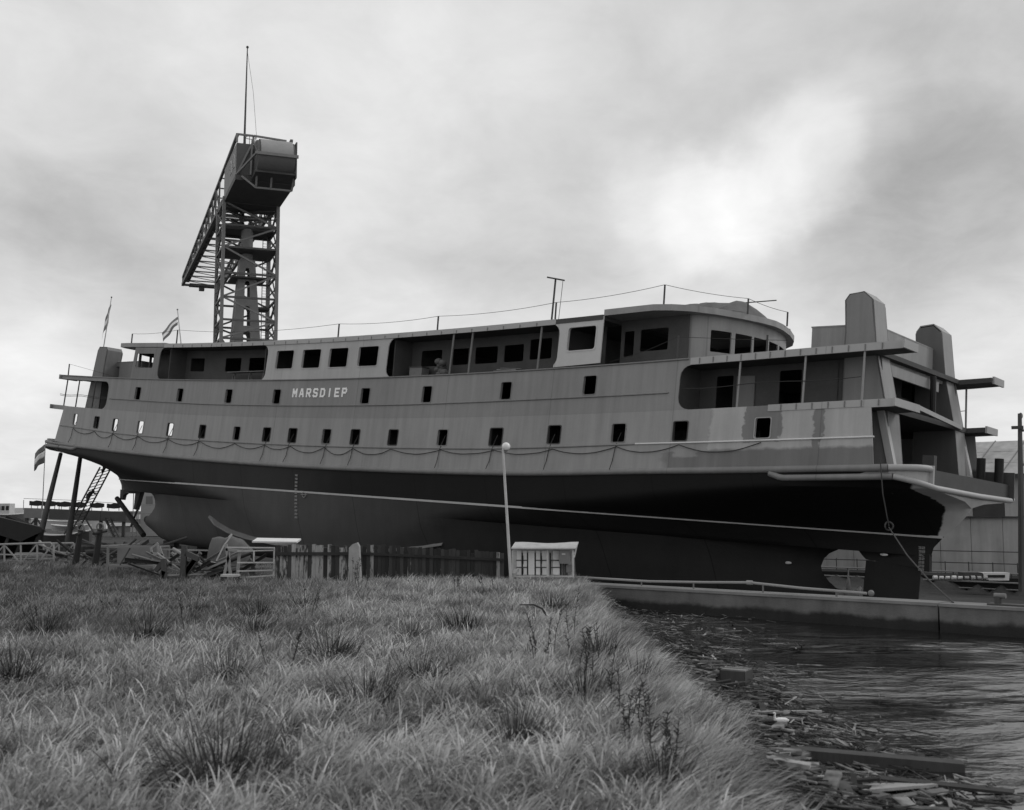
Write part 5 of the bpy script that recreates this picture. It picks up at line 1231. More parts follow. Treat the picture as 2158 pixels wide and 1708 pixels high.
# ------------------------------------------------------------------ timber fence, plank by plank
def fence(name, label, p0, p1, h0, h1, n_, pal, seed, rails):
    o = thing(name, label, 'fence', p0); rnd = random.Random(seed); p0 = Vector(p0); d = Vector(p1) - p0; L_ = d.length; d.normalize(); nrm_ = Vector((d.y, -d.x, 0)); nrm_ = nrm_ if nrm_.y < 0 else -nrm_
    x = 0.0
    for i in range(n_):
        wdt = L_ / n_ * rnd.uniform(0.93, 0.985); h = h0 + (h1 - h0) * i / n_ + rnd.uniform(-0.03, 0.05) - (0.1 if rnd.random() < 0.08 else 0)
        a = d * (L_ * i / n_) + nrm_ * rnd.uniform(-0.02, 0.02); tl = rnd.uniform(-0.012, 0.012)
        mt = M[pal[rnd.randrange(len(pal))]]
        q = [a + Vector((0, 0, -0.25)), a + d * wdt + Vector((0, 0, -0.25)), a + d * (wdt + tl) + Vector((0, 0, h + rnd.uniform(-.02, .02))), a + d * tl + Vector((0, 0, h))]
        obj('plank', MB().prism(q, nrm_ * -0.06), mt, o)
    for zf, w_ in rails: obj('rail', MB().beam(nrm_ * 0.06 + Vector((0, 0, h0 * zf)), d * L_ + nrm_ * 0.06 + Vector((0, 0, h1 * zf)), 0.07, w_), M['wood_dark'], o)
    return o
m, t, b = newmat('peeling paint on planks'); g = G(t); c = g.coord(); oi = g.node('ShaderNodeObjectInfo')
sh_ = g.node('ShaderNodeVectorMath', operation='ADD'); g.l.new(c, sh_.inputs[0]); cx_ = g.node('ShaderNodeCombineXYZ'); g.l.new(g.m('MULTIPLY', oi.outputs['Random'], 50.0), cx_.inputs[2]); g.l.new(cx_.outputs[0], sh_.inputs[1])
n = g.noise(sh_.outputs[0], 3.0, 6, 0.65, (2, 2, 0.5)); f = g.noise(sh_.outputs[0], 22, 4, 0.6, (1, 1, 0.1))
thr = g.m('ADD', 0.40, g.m('MULTIPLY', oi.outputs['Random'], 0.2))
pe = g.m('MULTIPLY', g.m('ADD', g.m('MULTIPLY', g.m('SUBTRACT', n, thr), 9.0), 0.5), 1.0, clamp=True)
g.color(g.m('MULTIPLY', g.mix(pe, 0.05, 0.34), g.m('ADD', f, 0.5)), b.inputs['Base Color']); setv(b, 0.9, 0.1); M['peel'] = m
fp0, fp1, fp2 = gnd(580, 1236), gnd(748, 1236), gnd(1062, 1231)
fp1b = gnd(748, 1231)
fence('plank_fence', 'left stretch of upright plank fence with peeling pale paint', (fp0.x, fp0.y, -0.02), (fp1.x, fp1.y, -0.02), 1.52, 1.52, 20, ['peel', 'peel', 'wood_dark', 'peel'], 3, [(0.80, 0.12)])
fence('plank_fence', 'right stretch of dark plank fence running to the switch cabinet', (fp1b.x, fp1b.y, -0.02), (fp2.x, fp2.y, -0.02), 1.52, 1.20, 40, ['wood_dark', 'wood_dark', 'black', 'wood_dark', 'peel'], 4, [(0.78, 0.10)])
p = gnd(745, 1246); fpst = MB().prism([Vector((-0.22, 0, -0.2)), Vector((0.28, 0, -0.2)), Vector((0.17, 0, 1.55)), Vector((0.10, 0, 1.68)), Vector((-0.05, 0, 1.62)), Vector((-0.18, 0, 1.5))], (0.02, 0.22, 0)).build('fence_post', M['wood_pale']); fpst.location = p
tag(fpst, 'thick pale weathered post where the two stretches of fence meet', 'post')
# planks left on the fence top
o = MB().prism([Vector((0, 0, 0)), Vector((1.70, 0, -0.02)), Vector((1.78, 0.45, 0.09)), Vector((0.1, 0.45, 0.12))], (0, 0.03, -0.06)).build('white_board', M['white']); o.location = at(531, 1141, 43.6); tag(o, 'white flat board lying on top of the left plank fence', 'board')

# ------------------------------------------------------------------ switch cabinet and lamp
cb = at(1080, 1228, 42.2); cab = thing('switch_cabinet', 'open white switch cabinet on legs with a tilted roof beside the lamp post', 'switch cabinet', (cb.x, 42.2, -0.02))
CWd = at(1210, 1228, 42.2).x - cb.x
def cl(u_, y_, z): return Vector((CWd * u_, y_, z))
zc0, zc1 = 0.42, 1.36
obj('back_board', MB().box(cl(0.5, 0.42, (zc0 + zc1) / 2), (CWd, 0.05, zc1 - zc0)), M['white_dirty'], cab)
for u0, u1 in ((0.07, 0.145), (0.175, 0.235), (0.26, 0.36), (0.385, 0.455), (0.48, 0.56), (0.66, 0.77)):
    obj('door_panel', MB().box(cl((u0 + u1) / 2, 0.36, (zc0 + zc1) / 2 + 0.0), (CWd * (u1 - u0), 0.05, zc1 - zc0 - 0.06)), M['white'] , cab)
for u_ in (0.16, 0.247, 0.37, 0.467, 0.62, 0.79): obj('gap_strip', MB().box(cl(u_, 0.38, (zc0 + zc1) / 2 - 0.05), (0.05, 0.04, zc1 - zc0 - 0.12)), M['black'], cab)
for z in (0.72, 0.98):
    for u0, u1 in ((0.06, 0.245), (0.375, 0.56), (0.61, 0.80)): obj('batten', MB().box(cl((u0 + u1) / 2, 0.32, z), (CWd * (u1 - u0), 0.03, 0.035)), M['steel_dark'], cab)
for u_ in (0.167, 0.47): obj('hinge', MB().box(cl(u_, 0.32, 1.0), (0.055, 0.04, 0.3)), M['black'], cab); obj('hinge', MB().box(cl(u_, 0.32, 0.6), (0.06, 0.04, 0.22)), M['black'], cab)
bx = obj('meter_box', MB().box(cl(0.845, 0.16, 1.13), (CWd * 0.17, 0.3, 0.52)), M['steel_mid'], cab)
obj('nameplate', MB().box(cl(0.83, -0.0, 1.22), (0.13, 0.02, 0.045)), M['white_dirty'], bx)
obj('junction_box', MB().box(cl(0.93, 0.3, 0.68), (0.24, 0.2, 0.28)), M['steel_mid'], cab)
for u_ in (0.83, 0.86, 0.89): obj('conduit', MB().tube([cl(u_, 0.3, 0.42), cl(u_, 0.3, 0.9)], 0.025, 6), M['steel_dark'], cab)
for u_ in (0.0, 0.57, 0.985): obj('leg', MB().beam(cl(u_, 0.0 if u_ != 0.57 else 0.1, -0.25), cl(u_, 0.0 if u_ != 0.57 else 0.1, 1.36), 0.07), M['white_dirty'], cab)
for u_ in (0.3, 0.335): obj('leg', MB().beam(cl(u_, 0.3, -0.1), cl(u_, 0.3, 0.42), 0.06), M['wood_mid'], cab)
obj('shelf', MB().box(cl(0.5, 0.2, 0.40), (CWd, 0.5, 0.05)), M['white_dirty'], cab)
obj('step_board', MB().prism([cl(-0.02, -0.1, 0.50), cl(0.05, -0.1, 0.5), cl(0.11, 0.3, 0.62), cl(0.04, 0.3, 0.62)], (0, 0, 0.05)), M['white_dirty'], cab)
rf = MB(); nn_ = 8
for i in range(nn_ + 1):
    u_ = -0.02 + 1.05 * i / nn_; sag = -0.035 * math.sin(math.pi * i / nn_) ** 2 + 0.01 * math.sin(i)
    for y_, z in ((-0.12, 1.40), (0.75, 1.60 + sag), (0.75, 1.64 + sag), (-0.12, 1.455)): rf.v.append(tuple(cl(u_ + (0.065 * (y_ > 0)), y_, z)))
for i in range(nn_):
    for k in range(4): rf.f.append((i * 4 + k, i * 4 + 4 + k, i * 4 + 4 + (k + 1) % 4, i * 4 + (k + 1) % 4))
rf.f += [(0, 1, 2, 3), tuple(nn_ * 4 + k for k in (3, 2, 1, 0))]
obj('roof', rf, M['white_dirty'], cab)
obj('roof_strut', MB().beam(cl(1.0, 0.0, 1.1), cl(1.07, 0.7, 1.58), 0.05), M['white_dirty'], cab)
obj('stay', MB().beam(cl(1.03, 0.5, 0.0), cl(1.0, 0.1, 1.2), 0.05), M['wood_mid'], cab)
lp0 = at(1078, 1226, 42.0); lp0.z = -0.1
lamp = thing('lamp_post', 'leaning white lamp post with a round globe beside the switch cabinet', 'lamp post', lp0)
lt_ = at(1060, 950, 42.0) - lp0
obj('post', MB().tube([Vector((0, 0, 0)), lt_ * 0.5, lt_], [0.06, 0.052, 0.045], 10), M['white_dirty'], lamp, True)
obj('arm', MB().tube([lt_, lt_ + Vector((0.03, 0, 0.12)), lt_ + Vector((0.12, 0, 0.16))], 0.05, 8), M['white_dirty'], lamp, True)
gc = at(1066.5, 941.5, 42.0) - lp0
obj('globe', MB().ball(gc, 0.155, 20, 14), grey('opal glass', 0.78, 0.25, 0.03, 4, spec=0.5), lamp, True)
obj('globe_cap', MB().tube([gc + Vector((-0.02, -0.02, -0.17)), gc + Vector((0, 0, -0.1))], [0.06, 0.1], 10), M['steel_mid'], lamp, True)

# ------------------------------------------------------------------ yard gear between the grass and the slipway
def trussgate(name, label, x0, x1, ytop0, ytop1, ybot, Y, nbay, mat='steel_pale'):
    a = at(x0, ybot, Y); o = thing(name, label, 'gangway', a); z0_ = 0.0
    def q(u_, f_): 
        x = x0 + (x1 - x0) * u_; yt = ytop0 + (ytop1 - ytop0) * u_; return at(x, yt + (ybot - yt) * f_, Y) - a
    obj('top_rail', MB().tube([q(0, 0), q(0.96, 0), q(1, 0.15), q(1.0, 0.45)], 0.055, 8), M[mat], o, True)
    obj('bottom_rail', MB().beam(q(0, 0.93), q(1, 0.93), 0.09, 0.12), M[mat], o); obj('bottom_rail', MB().beam(q(0, 1.04), q(1, 1.0), 0.07, 0.1), M[mat], o)
    obj('mid_rail', MB().tube([q(0.1, 0.5) + Vector((0, 0.9, 0)), q(1, 0.62) + Vector((0, 0.9, 0))], 0.04, 6), M[mat], o)
    for i in range(nbay + 1):
        u_ = i / nbay; obj('post', MB().beam(q(u_, 0.02), q(u_, 0.95), 0.07), M[mat], o)
        if i < nbay:
            u2 = (i + 1) / nbay
            obj('diagonal', MB().beam(q(u_, 0.95) if i % 3 != 2 else q(u_, 0.03), q(u2, 0.03) if i % 3 != 2 else q(u2, 0.95), 0.06), M[mat], o)
    return o
trussgate('gangway', 'pale lattice gangway lying on its side at the left edge', -60, 113, 1150, 1144, 1191, 58, 5)
trussgate('gangway', 'short pale gangway section with a curved rail end right of the long one', 92, 157, 1146, 1145, 1184, 60, 2)
def anchor(label, px, py, Y, hgt, rot, lean):
    c0 = at(px, py, Y); o = thing('anchor', label, 'anchor', c0, 'old anchors left in the yard'); rz = Matrix.Rotation(rot, 3, 'Z')
    obj('shank', MB().tube([rz @ Vector((0, 0, 0.1)), rz @ Vector((lean, 0, hgt))], [0.17, 0.12], 8), M['black'], o, True)
    obj('arms', MB().tube([rz @ Vector((1.05 * math.sin(a) - 0.45, 0, 0.85 - 1.0 * math.cos(a))) for a in [R(-62 + 12.4 * k) for k in range(11)]], [0.06, .09, .12, .14, .16, .17, .16, .14, .12, .09, .06], 8), M['steel_mid'], o, True)
    obj('stock', MB().tube([rz @ Vector((lean, -0.7, hgt - 0.2)), rz @ Vector((lean, 0.7, hgt - 0.1))], 0.07, 8), M['black'], o, True)
    obj('ring', MB().tube([rz @ Vector((lean + 0.16 * math.sin(a), 0, hgt + 0.12 + 0.16 * math.cos(a))) for a in [k * 0.5236 for k in range(13)]], 0.04, 6), M['steel_mid'], o, True)
    for sx in (-1, 1): obj('fluke', MB().prism([rz @ Vector((-0.45 + sx * 0.95, -0.18, 0.45)), rz @ Vector((-0.45 + sx * 0.95, 0.18, 0.45)), rz @ Vector((-0.45 + sx * 0.62, 0, 0.1))], (0, 0, 0.05)), M['black'], o)
anchor('old anchor standing upright right of the lattice gangway', 157, 1204, 55, 1.95, 0.1, 0.22)
anchor('old anchor standing upright next to the steel skip frame', 199, 1206, 54, 2.0, -0.05, 0.2)
def steelframe(name, label, cat, px0, px1, ytop, ybot, Y, dep, mat='steel_mid', plate=True, skew=0.0):
    a = at(px0, ybot, Y); o = thing(name, label, cat, a); b_ = at(px1, ytop, Y) - a; W_, H_ = b_.x, b_.z
    for x in (0, W_):
        for y in (0, dep): obj('post', MB().beam((x, y, -0.1), (x + skew, y, H_), 0.09), M[mat], o)
    for z in (H_, H_ * 0.32):
        for y in (0, dep): obj('rail', MB().beam((skew * z / H_, y, z), (W_ + skew * z / H_, y, z - 0.03), 0.08), M[mat], o)
        for x in (0, W_): obj('rail', MB().beam((x, 0, z), (x, dep, z), 0.07), M[mat], o)
    if plate:
        obj('side_plate', MB().box((W_ * 0.5, dep - 0.06, H_ * 0.62), (W_ * 0.96, 0.05, H_ * 0.6)), M['steel_mid'], o)
        obj('floor', MB().box((W_ * 0.5, dep / 2, H_ * 0.30), (W_ * 0.98, dep * 0.95, 0.06)), M['steel_mid'], o)
    return o
sk1 = steelframe('steel_skip', 'open pale steel skip frame filled with scrap left of the fence', 'skip', 226, 336, 1153, 1212, 47.5, 1.3)
for k in range(5): obj('brace', MB().beam((0.1 + 0.4 * k, 0.05, 0.4), (0.5 + 0.4 * k, 0.05, 1.1), 0.05), M['steel_dark'], sk1) if k in (1,) else None
random.seed(21)
def scrap(name, px, py, Y, n_, spread, pal, zmax=0.5):
    V = []; F = []; MI = []
    for k in range(n_):
        p = at(px + random.uniform(-spread, spread), py, Y + random.uniform(-0.8, 0.8)); p.z = random.uniform(0.05, zmax)
        L_ = random.uniform(0.6, 1.8); an = random.uniform(-0.5, 0.5) + (math.pi if random.random() < .5 else 0); el = random.uniform(-0.1, 0.75)
        d = Vector((math.cos(an) * math.cos(el), math.sin(an) * math.cos(el), math.sin(el))) * L_; mb = MB()
        if k % 3 == 0: mb.tube([Vector((0, 0, 0)), d], random.uniform(0.04, 0.08), 8)
        elif k % 3 == 1: mb.beam((0, 0, 0), d, random.uniform(0.08, 0.16), 0.06)
        else:
            mb.beam((0, 0, 0), d, 0.14, 0.025); mb.beam((0, 0, 0.06), d + Vector((0, 0, 0.06)), 0.03, 0.12); mb.beam((0, 0, 0.12), d + Vector((0, 0, 0.12)), 0.14, 0.025)
        o_ = len(V); V += [tuple(Vector(q) + p) for q in mb.v]; F += [tuple(i + o_ for i in f) for f in mb.f]; MI += [k % len(pal)] * len(mb.f)
    me = bpy.data.meshes.new(name); me.from_pydata(V, [], F)
    for q in pal: me.materials.append(M[q])
    me.polygons.foreach_set('material_index', MI); me.update(); o = bpy.data.objects.new(name, me); COL.objects.link(o); tag(o, kind='stuff')
scrap('scrap_litter', 430, 1225, 45.5, 34, 80, ['wood_mid', 'steel_mid', 'wood_dark', 'steel_pale', 'black'], 0.7)
scrap('scrap_litter', 190, 1195, 59, 30, 80, ['wood_mid', 'steel_dark', 'steel_pale', 'black'])
scrap('scrap_litter', 290, 1165, 62, 30, 80, ['wood_dark', 'wood_mid', 'steel_dark'], 0.9)
mb = MB()
for k in range(90):
    p = Vector((0.65 + random.uniform(-0.55, 0.65), random.uniform(0.2, 1.1), 0.45 + random.uniform(0, 0.16))); mb.tube([p, p + Vector((random.uniform(-.2, .2), random.uniform(-.15, .15), random.uniform(-.08, .14)))], random.uniform(0.015, 0.04), 5)
o = mb.build('scrap_heap', M['black']); o.location = Vector(sk1.location) + Vector((0.35, 0, 0)); tag(o, 'heap of small black scrap lying inside the open steel skip', 'scrap')
def aframe(label, pts, Y, mat='steel_pale', th=0.08, cat='trestle', name='trestle'):
    xs = [p[0] for l in pts for p in l]; ys = [p[1] for l in pts for p in l]
    o0 = at(sum(xs) / len(xs), max(ys), Y); o = thing(name, label, cat, o0)
    for i, l in enumerate(pts): 
        for (x0, y0_), (x1, y1_) in zip(l, l[1:]): obj('bar', MB().beam(at(x0, y0_, Y + 0.15 * (i % 2)) - o0, at(x1, y1_, Y + 0.15 * (i % 2)) - o0, th), M[mat], o)
    return o
aframe('pale A-shaped steel trestle leaning right of the skip', [[(318, 1154), (329, 1212)], [(333, 1148), (333, 1206)], [(336, 1152), (347, 1188)], [(320, 1155), (333, 1145)], [(318, 1166), (345, 1170)]], 47)
aframe('tangled pale bars fallen against the dark davit post', [[(362, 1164), (386, 1203)], [(356, 1195), (372, 1162)], [(366, 1168), (392, 1176)], [(350, 1206), (384, 1192)], [(352, 1198), (390, 1210)], [(345, 1212), (372, 1210)]], 46.2, th=0.07, name='bent_bars', cat='scrap')
aframe('long pale handrail section behind the trestles', [[(338, 1158), (497, 1162)], [(342, 1176), (490, 1182)], [(338, 1158), (338, 1200)], [(420, 1160), (420, 1204)], [(497, 1162), (497, 1205)]], 47.8, th=0.06, name='handrail', cat='handrail')
aframe('leaning pale post frame in front of the tarpaulin heap', [[(476, 1147), (489, 1228)], [(505, 1160), (498, 1236)], [(476, 1158), (507, 1162)], [(478, 1226), (500, 1227)], [(470, 1224), (484, 1166)], [(481, 1164), (486, 1220)]], 43.6, th=0.10, name='post_frame', cat='frame')
aframe('low white rail frame against the left end of the fence', [[(478, 1154), (579, 1155)], [(500, 1162), (579, 1160)], [(500, 1186), (578, 1186)], [(500, 1204), (578, 1202)], [(500, 1218), (578, 1213)], [(578, 1155), (576, 1230)], [(535, 1160), (535, 1186)]], 43.2, 'white_dirty', 0.05, name='rail_frame', cat='frame')
aframe('dark slanting davit post between the trestles', [[(389, 1150), (385, 1222)], [(386, 1215), (416, 1172)], [(392, 1166), (418, 1178)], [(417, 1175), (380, 1224)]], 44.6, 'steel_dark', 0.2, name='davit', cat='davit')
aframe('dark crooked post with a foot left of the davit', [[(344, 1178), (348, 1232)], [(343, 1186), (328, 1204)], [(346, 1204), (336, 1230)], [(345, 1180), (350, 1192)]], 44.2, 'steel_dark', 0.17, name='crooked_post', cat='post')
aframe('slender pale brace bar lying across the scrap heap', [[(398, 1216), (480, 1180)]], 45, 'steel_pale', 0.08, name='brace_bar', cat='bar')
# box frame on short legs
o = thing('low_stool', 'small pale box frame standing in the grass before the post frame', 'frame', at(468, 1240, 42.6))
for x, y in ((0, 0), (0.5, 0), (0, 0.4), (0.5, 0.4)): obj('leg', MB().beam((x, y, -0.1), (x, y, 0.42), 0.11), M['wood_dark'], o)
obj('top', MB().box((0.25, 0.2, 0.46), (0.62, 0.5, 0.08)), M['white_dirty'], o)
# tarpaulin heap
mb = MB(); nx, ny = 26, 12; 
for i in range(nx + 1):
    for j in range(ny + 1):
        u_, v_ = i / nx, j / ny; x = -1.75 + 3.3 * u_; 
        prof = min(1, u_ / 0.10) ** 0.5 * (1 - max(0, (u_ - 0.55) / 0.45) ** 1.6 * 0.35); y = -0.9 + 1.8 * v_
        z = 1.95 * prof * (1 - abs(2 * v_ - 1) ** 7) + 0.10 * (vnoise(u_ * 6, v_ * 4) - 0.5) + 0.03 * math.sin(u_ * 22 + v_ * 6)
        mb.v.append((x, y - 0.25 * (1 - z / 2), max(z, 0)))
for i in range(nx):
    for j in range(ny): a = i * (ny + 1) + j; mb.f.append((a, a + 1, a + ny + 2, a + ny + 1))
o = mb.build('tarpaulin_heap', M['tarp'], None, True); o.scale = (0.56, 0.6, 0.88); o.location = at(488, 1215, 47.5); o.location.z = -0.02; tag(o, 'tall heap covered by a grey tarpaulin behind the rail frames', 'tarpaulin')
aframe('white rope ends hanging over the tarpaulin heap', [[(489, 1127), (472, 1150), (456, 1182)], [(488, 1126), (482, 1132)]], 45.3, 'white_dirty', 0.05, name='lashing_rope', cat='rope')
# low stack of planks and bench behind the anchors
o = thing('plank_stack', 'stack of pale planks on the ground behind the gangway', 'timber stack', at(118, 1186, 63))
for k in range(7): obj('plank', MB().box((random.uniform(-.2, .2), 0.1 * k, 0.1 + 0.13 * (k % 4)), (4.6 + random.uniform(-.5, .5), 0.3, 0.08)), M['wood_pale'], o)
o = thing('long_pole', 'long dark spar lying on trestles below the left heel of the keel', 'spar', at(180, 1165, 60))
obj('spar', MB().tube([Vector((0, 0, 0)), at(305, 1156, 61) - Vector(o.location)], [0.16, 0.12], 8), M['wood_dark'], o, True)
obj('spar', MB().tube([Vector((0.5, 0.3, 0.25)), at(295, 1148, 61) - Vector(o.location)], [0.12, 0.1], 8), M['wood_mid'], o, True)
for x in (0.8, 2.6): obj('leg', MB().beam((x, 0, -1.6), (x, 0, 0), 0.18), M['wood_dark'], o)

# ------------------------------------------------------------------ driftwood and rubbish along the water's edge
random.seed(33)
DW = MB()
for k in range(7000):
    y = (random.uniform(9, 41), random.uniform(9, 20), random.uniform(12, 30))[k % 3]; y0 = shore(y)
    x = y0 + (-2.1 * random.random() if k % 5 < 3 else random.gauss(0.25, 0.8)) + (random.uniform(0, 3.2) if (y > 30 and random.random() < .5) else 0)
    if x < crest(y) + 0.5 or wall_q(x, y) < 0.05: continue
    z = max(ground_z(x, y), WATER - 0.01) + random.uniform(0.0, 0.10); L_ = random.uniform(0.1, 0.75); an = random.gauss(1.9, 0.6); 
    d = Vector((math.cos(an), math.sin(an), random.uniform(-0.12, 0.12))) * L_
    DW.beam(Vector((x, y, z)) - d / 2, Vector((x, y, z)) + d / 2, random.choice((0.008, 0.01, 0.012, 0.02, 0.03, 0.05)), random.uniform(0.006, 0.02))
for k in range(230):
    y = random.uniform(9, 22) if k % 4 else random.uniform(22, 40); u_ = random.random(); x = 2.2 + (shore(y) + 0.3 - 2.2) * u_ ** 0.6
    z = max(ground_z(x, y), WATER) + random.uniform(0.02, 0.14); an = random.gauss(2.1, 0.7); d = Vector((math.cos(an), math.sin(an), random.uniform(-0.2, 0.2))) * random.uniform(0.25, 1.0)
    DW.beam(Vector((x, y, z)) - d / 2, Vector((x, y, z)) + d / 2, random.uniform(0.05, 0.2), random.uniform(0.015, 0.05))
m, t, b = newmat('broken reed and chips'); g = G(t); c = g.coord(); n = g.noise(c, 1.2, 4, 0.7); gi_ = g.node('ShaderNodeNewGeometry')
g.color(g.m('MULTIPLY', g.m('ADD', g.m('MULTIPLY', g.step(n, 0.4, 0.6), g.m('POWER', gi_.outputs['Random Per Island'], 1.6)), 0.10), 0.38), b.inputs['Base Color']); setv(b, 0.9, 0.1)
tag(obj('driftwood_litter', DW, m), kind='stuff')
PL = [(1590, 1535, 0.9, 0.22, -0.6, 'wood_pale', 'broad pale driftwood board lowest beside the white bird'), (1625, 1512, 0.8, 0.2, -0.45, 'wood_pale', 'pale driftwood board just above the bird'),
      (1540, 1480, 1.0, 0.08, -0.5, 'wood_mid', 'thin grey plank left of the wooden box'), (1560, 1560, 0.9, 0.16, -0.7, 'wood_mid', 'grey plank on the bank below the pale boards'),
      (1665, 1500, 0.8, 0.06, -0.1, 'wood_pale', 'thin pale lath floating behind the bird'), (1650, 1580, 0.9, 0.14, -0.15, 'wood_mid', 'grey plank lying over the big dark beam'),
      (1760, 1588, 0.45, 0.2, -0.6, 'wood_pale', 'short pale board floating off the big dark beam'), (1500, 1440, 0.7, 0.07, -0.9, 'wood_mid', 'narrow plank on the bank left of the wooden box'),
      (1850, 1660, 1.1, 0.3, 0.35, 'wood_pale', 'wide pale board in the bottom right corner heap'), (1900, 1680, 0.9, 0.10, 0.2, 'wood_mid', 'narrow grey plank under the wide pale board'),
      (1790, 1690, 0.8, 0.16, 0.5, 'wood_mid', 'grey plank at the very bottom of the corner heap'), (1990, 1655, 1.2, 0.16, -0.5, 'wood_dark', 'dark plank sloping into the water at bottom right'),
      (1700, 1672, 0.7, 0.25, -0.3, 'wood_pale', 'flat pale board on the bank below the big beam'), (1400, 1372, 0.8, 0.08, -0.8, 'wood_dark', 'dark plank high on the bank near the slip wall'),
      (1470, 1395, 0.9, 0.06, 0.1, 'wood_mid', 'floating grey lath near the slip wall'), (1620, 1560, 0.7, 0.05, 1.1, 'wood_dark', 'dark stick poking up beside the pale boards')]
for k, (px, py, L_, W_, an, mt, lab) in enumerate(PL):
    p = gnd(px, py, WATER + 0.05); z = max(ground_z(p.x, p.y), WATER) + 0.04 + 0.02 * (k % 3); p = gnd(px, py, z)
    o = MB().box((0, 0, 0), (L_ * 1.35, W_ * 1.5, 0.035)).build('driftwood_plank', M[mt]); o.location = p; o.rotation_euler = (random.uniform(-.15, .15), random.uniform(-.08, .12), an); tag(o, lab, 'plank', 'driftwood planks at the water edge')
o = MB().prism([Vector((0, 0, 0)), Vector((3.1, -0.75, -0.06)), Vector((3.1, -0.75, 0.09)), Vector((0, 0, 0.22))], (0.06, 0.28, 0)).build('squared_timber', M['wood_dark']); o.location = gnd(1530, 1602, WATER + 0.02); o.location.z = WATER + 0.03; tag(o, 'long black squared beam floating in the bottom right driftwood', 'beam')
bxp = gnd(1552, 1440, WATER); o = thing('wooden_box', 'dark wooden box washed up at the water edge', 'box', bxp + Vector((0, 0, -0.02)))
rz = Matrix.Rotation(-0.55, 3, 'Z')
for c_, d_ in (((0, -0.22, 0.14), (0.5, 0.03, 0.3)), ((0, 0.22, 0.14), (0.5, 0.03, 0.3)), ((0.26, 0, 0.14), (0.03, 0.46, 0.3)), ((-0.26, 0, 0.14), (0.03, 0.46, 0.3)), ((0, -0.1, 0.30), (0.52, 0.2, 0.03)), ((0, 0.12, 0.305), (0.52, 0.2, 0.03))):
    obj('board', MB().box(rz @ Vector(c_), d_, rz), M['wood_dark'] if c_[2] < .2 else M['wood_mid'], o)
bp = gnd(1634, 1530, WATER + 0.05); o = thing('bird', 'small white bird with a raised neck among the driftwood', 'bird', bp + Vector((0, 0, 0.03))); o.scale = (0.62, 0.62, 0.62)
bm_ = MB(); bm_.tube([Vector((-0.03, 0, 0.11)), Vector((0.02, 0, 0.10)), Vector((0.10, 0, 0.085)), Vector((0.20, 0, 0.075)), Vector((0.30, 0, 0.085)), Vector((0.37, 0, 0.11))], [0.02, 0.055, 0.085, 0.08, 0.045, 0.008], 10)
bm_.tube([Vector((0.03, 0, 0.10)), Vector((-0.015, 0, 0.16)), Vector((-0.01, 0, 0.22)), Vector((0.0, 0, 0.26)), Vector((-0.02, 0, 0.285)), Vector((-0.06, 0, 0.28))], [0.045, 0.03, 0.024, 0.024, 0.032, 0.012], 8)
obj('body', bm_, M['bird'], o, True); obj('bill', MB().tube([Vector((-0.05, 0, 0.28)), Vector((-0.115, 0, 0.268))], [0.013, 0.004], 6), M['steel_mid'], o)
for sy in (-1, 1): obj('wing', MB().ball((0.2, sy * 0.06, 0.10), 0.13, 10, 6, (1.2, 0.25, 0.45)), M['bird'], o, True)

# ------------------------------------------------------------------ grass and plants
random.seed(2)
def blade(mb, base, L_, w_, lean, ang, bend, seg=5, mati=0):
    d = Vector((math.cos(ang), math.sin(ang), 0)); side = Vector((-d.y, d.x, 0)); p = Vector(base); el = math.pi / 2 - lean; prev = None; o0 = len(mb.v)
    for i in range(seg + 1):
        u_ = i / seg; ww = w_ * (1 - u_ ** 1.6) + 0.0008
        mb.v += [tuple(p - side * ww), tuple(p + side * ww)]
        p = p + (d * math.cos(el) + Vector((0, 0, math.sin(el)))) * (L_ / seg); el -= bend / seg * (0.5 + u_)
    for i in range(seg): a = o0 + 2 * i; mb.f.append((a, a + 1, a + 3, a + 2))
def leafmat(name, v, var, tip=1.0, rough=0.6):
    m, t, b = newmat(name); g = G(t); oi = g.node('ShaderNodeObjectInfo'); geo = g.node('ShaderNodeNewGeometry')
    pn = g.noise(oi.outputs['Location'], 0.55, 4, 0.65); 
    k = g.m('ADD', 1.0 - var / 2, g.m('MULTIPLY', oi.outputs['Random'], var)); k = g.m('MULTIPLY', k, g.m('MAXIMUM', g.m('ADD', -0.35, g.m('MULTIPLY', pn, 2.6)), 0.28))
    isl = g.m('ADD', 0.7, g.m('MULTIPLY', geo.outputs['Random Per Island'], 0.6))
    lx_ = g.xyz(oi.outputs['Location']); wob_ = g.m('MULTIPLY', g.m('SUBTRACT', pn, 0.5), 9.0)
    dark_left = g.m('MULTIPLY', g.step(g.m('SUBTRACT', wob_, lx_[0]), 4.5, 7.5), g.step(g.m('ADD', lx_[1], wob_), 20.0, 26.0))   # the grass is darker in the far left corner
    k = g.m('MULTIPLY', k, g.m('SUBTRACT', 1.0, g.m('MULTIPLY', dark_left, 0.42)))
    g.color(g.m('MULTIPLY', g.m('MULTIPLY', k, isl), v), b.inputs['Base Color']); setv(b, rough, 0.25)
    tr_ = g.node('ShaderNodeBsdfTranslucent'); g.color(g.m('MULTIPLY', g.m('MULTIPLY', k, isl), v * 0.7), tr_.inputs[0]); mx = g.node('ShaderNodeMixShader'); mx.inputs[0].default_value = 0.22
    g.l.new(b.outputs[0], mx.inputs[1]); g.l.new(tr_.outputs[0], mx.inputs[2]); g.l.new(mx.outputs[0], t.nodes['Material Output'].inputs[0]); return m
M['grass'] = leafmat('dry grass', 0.42, 1.0); M['dock'] = leafmat('dark plant leaves', 0.05, 0.5); M['stalk'] = grey('dry stalk', 0.045, 0.9, 0.3, 4)
tuftcol = bpy.data.collections.new('grass_tufts')
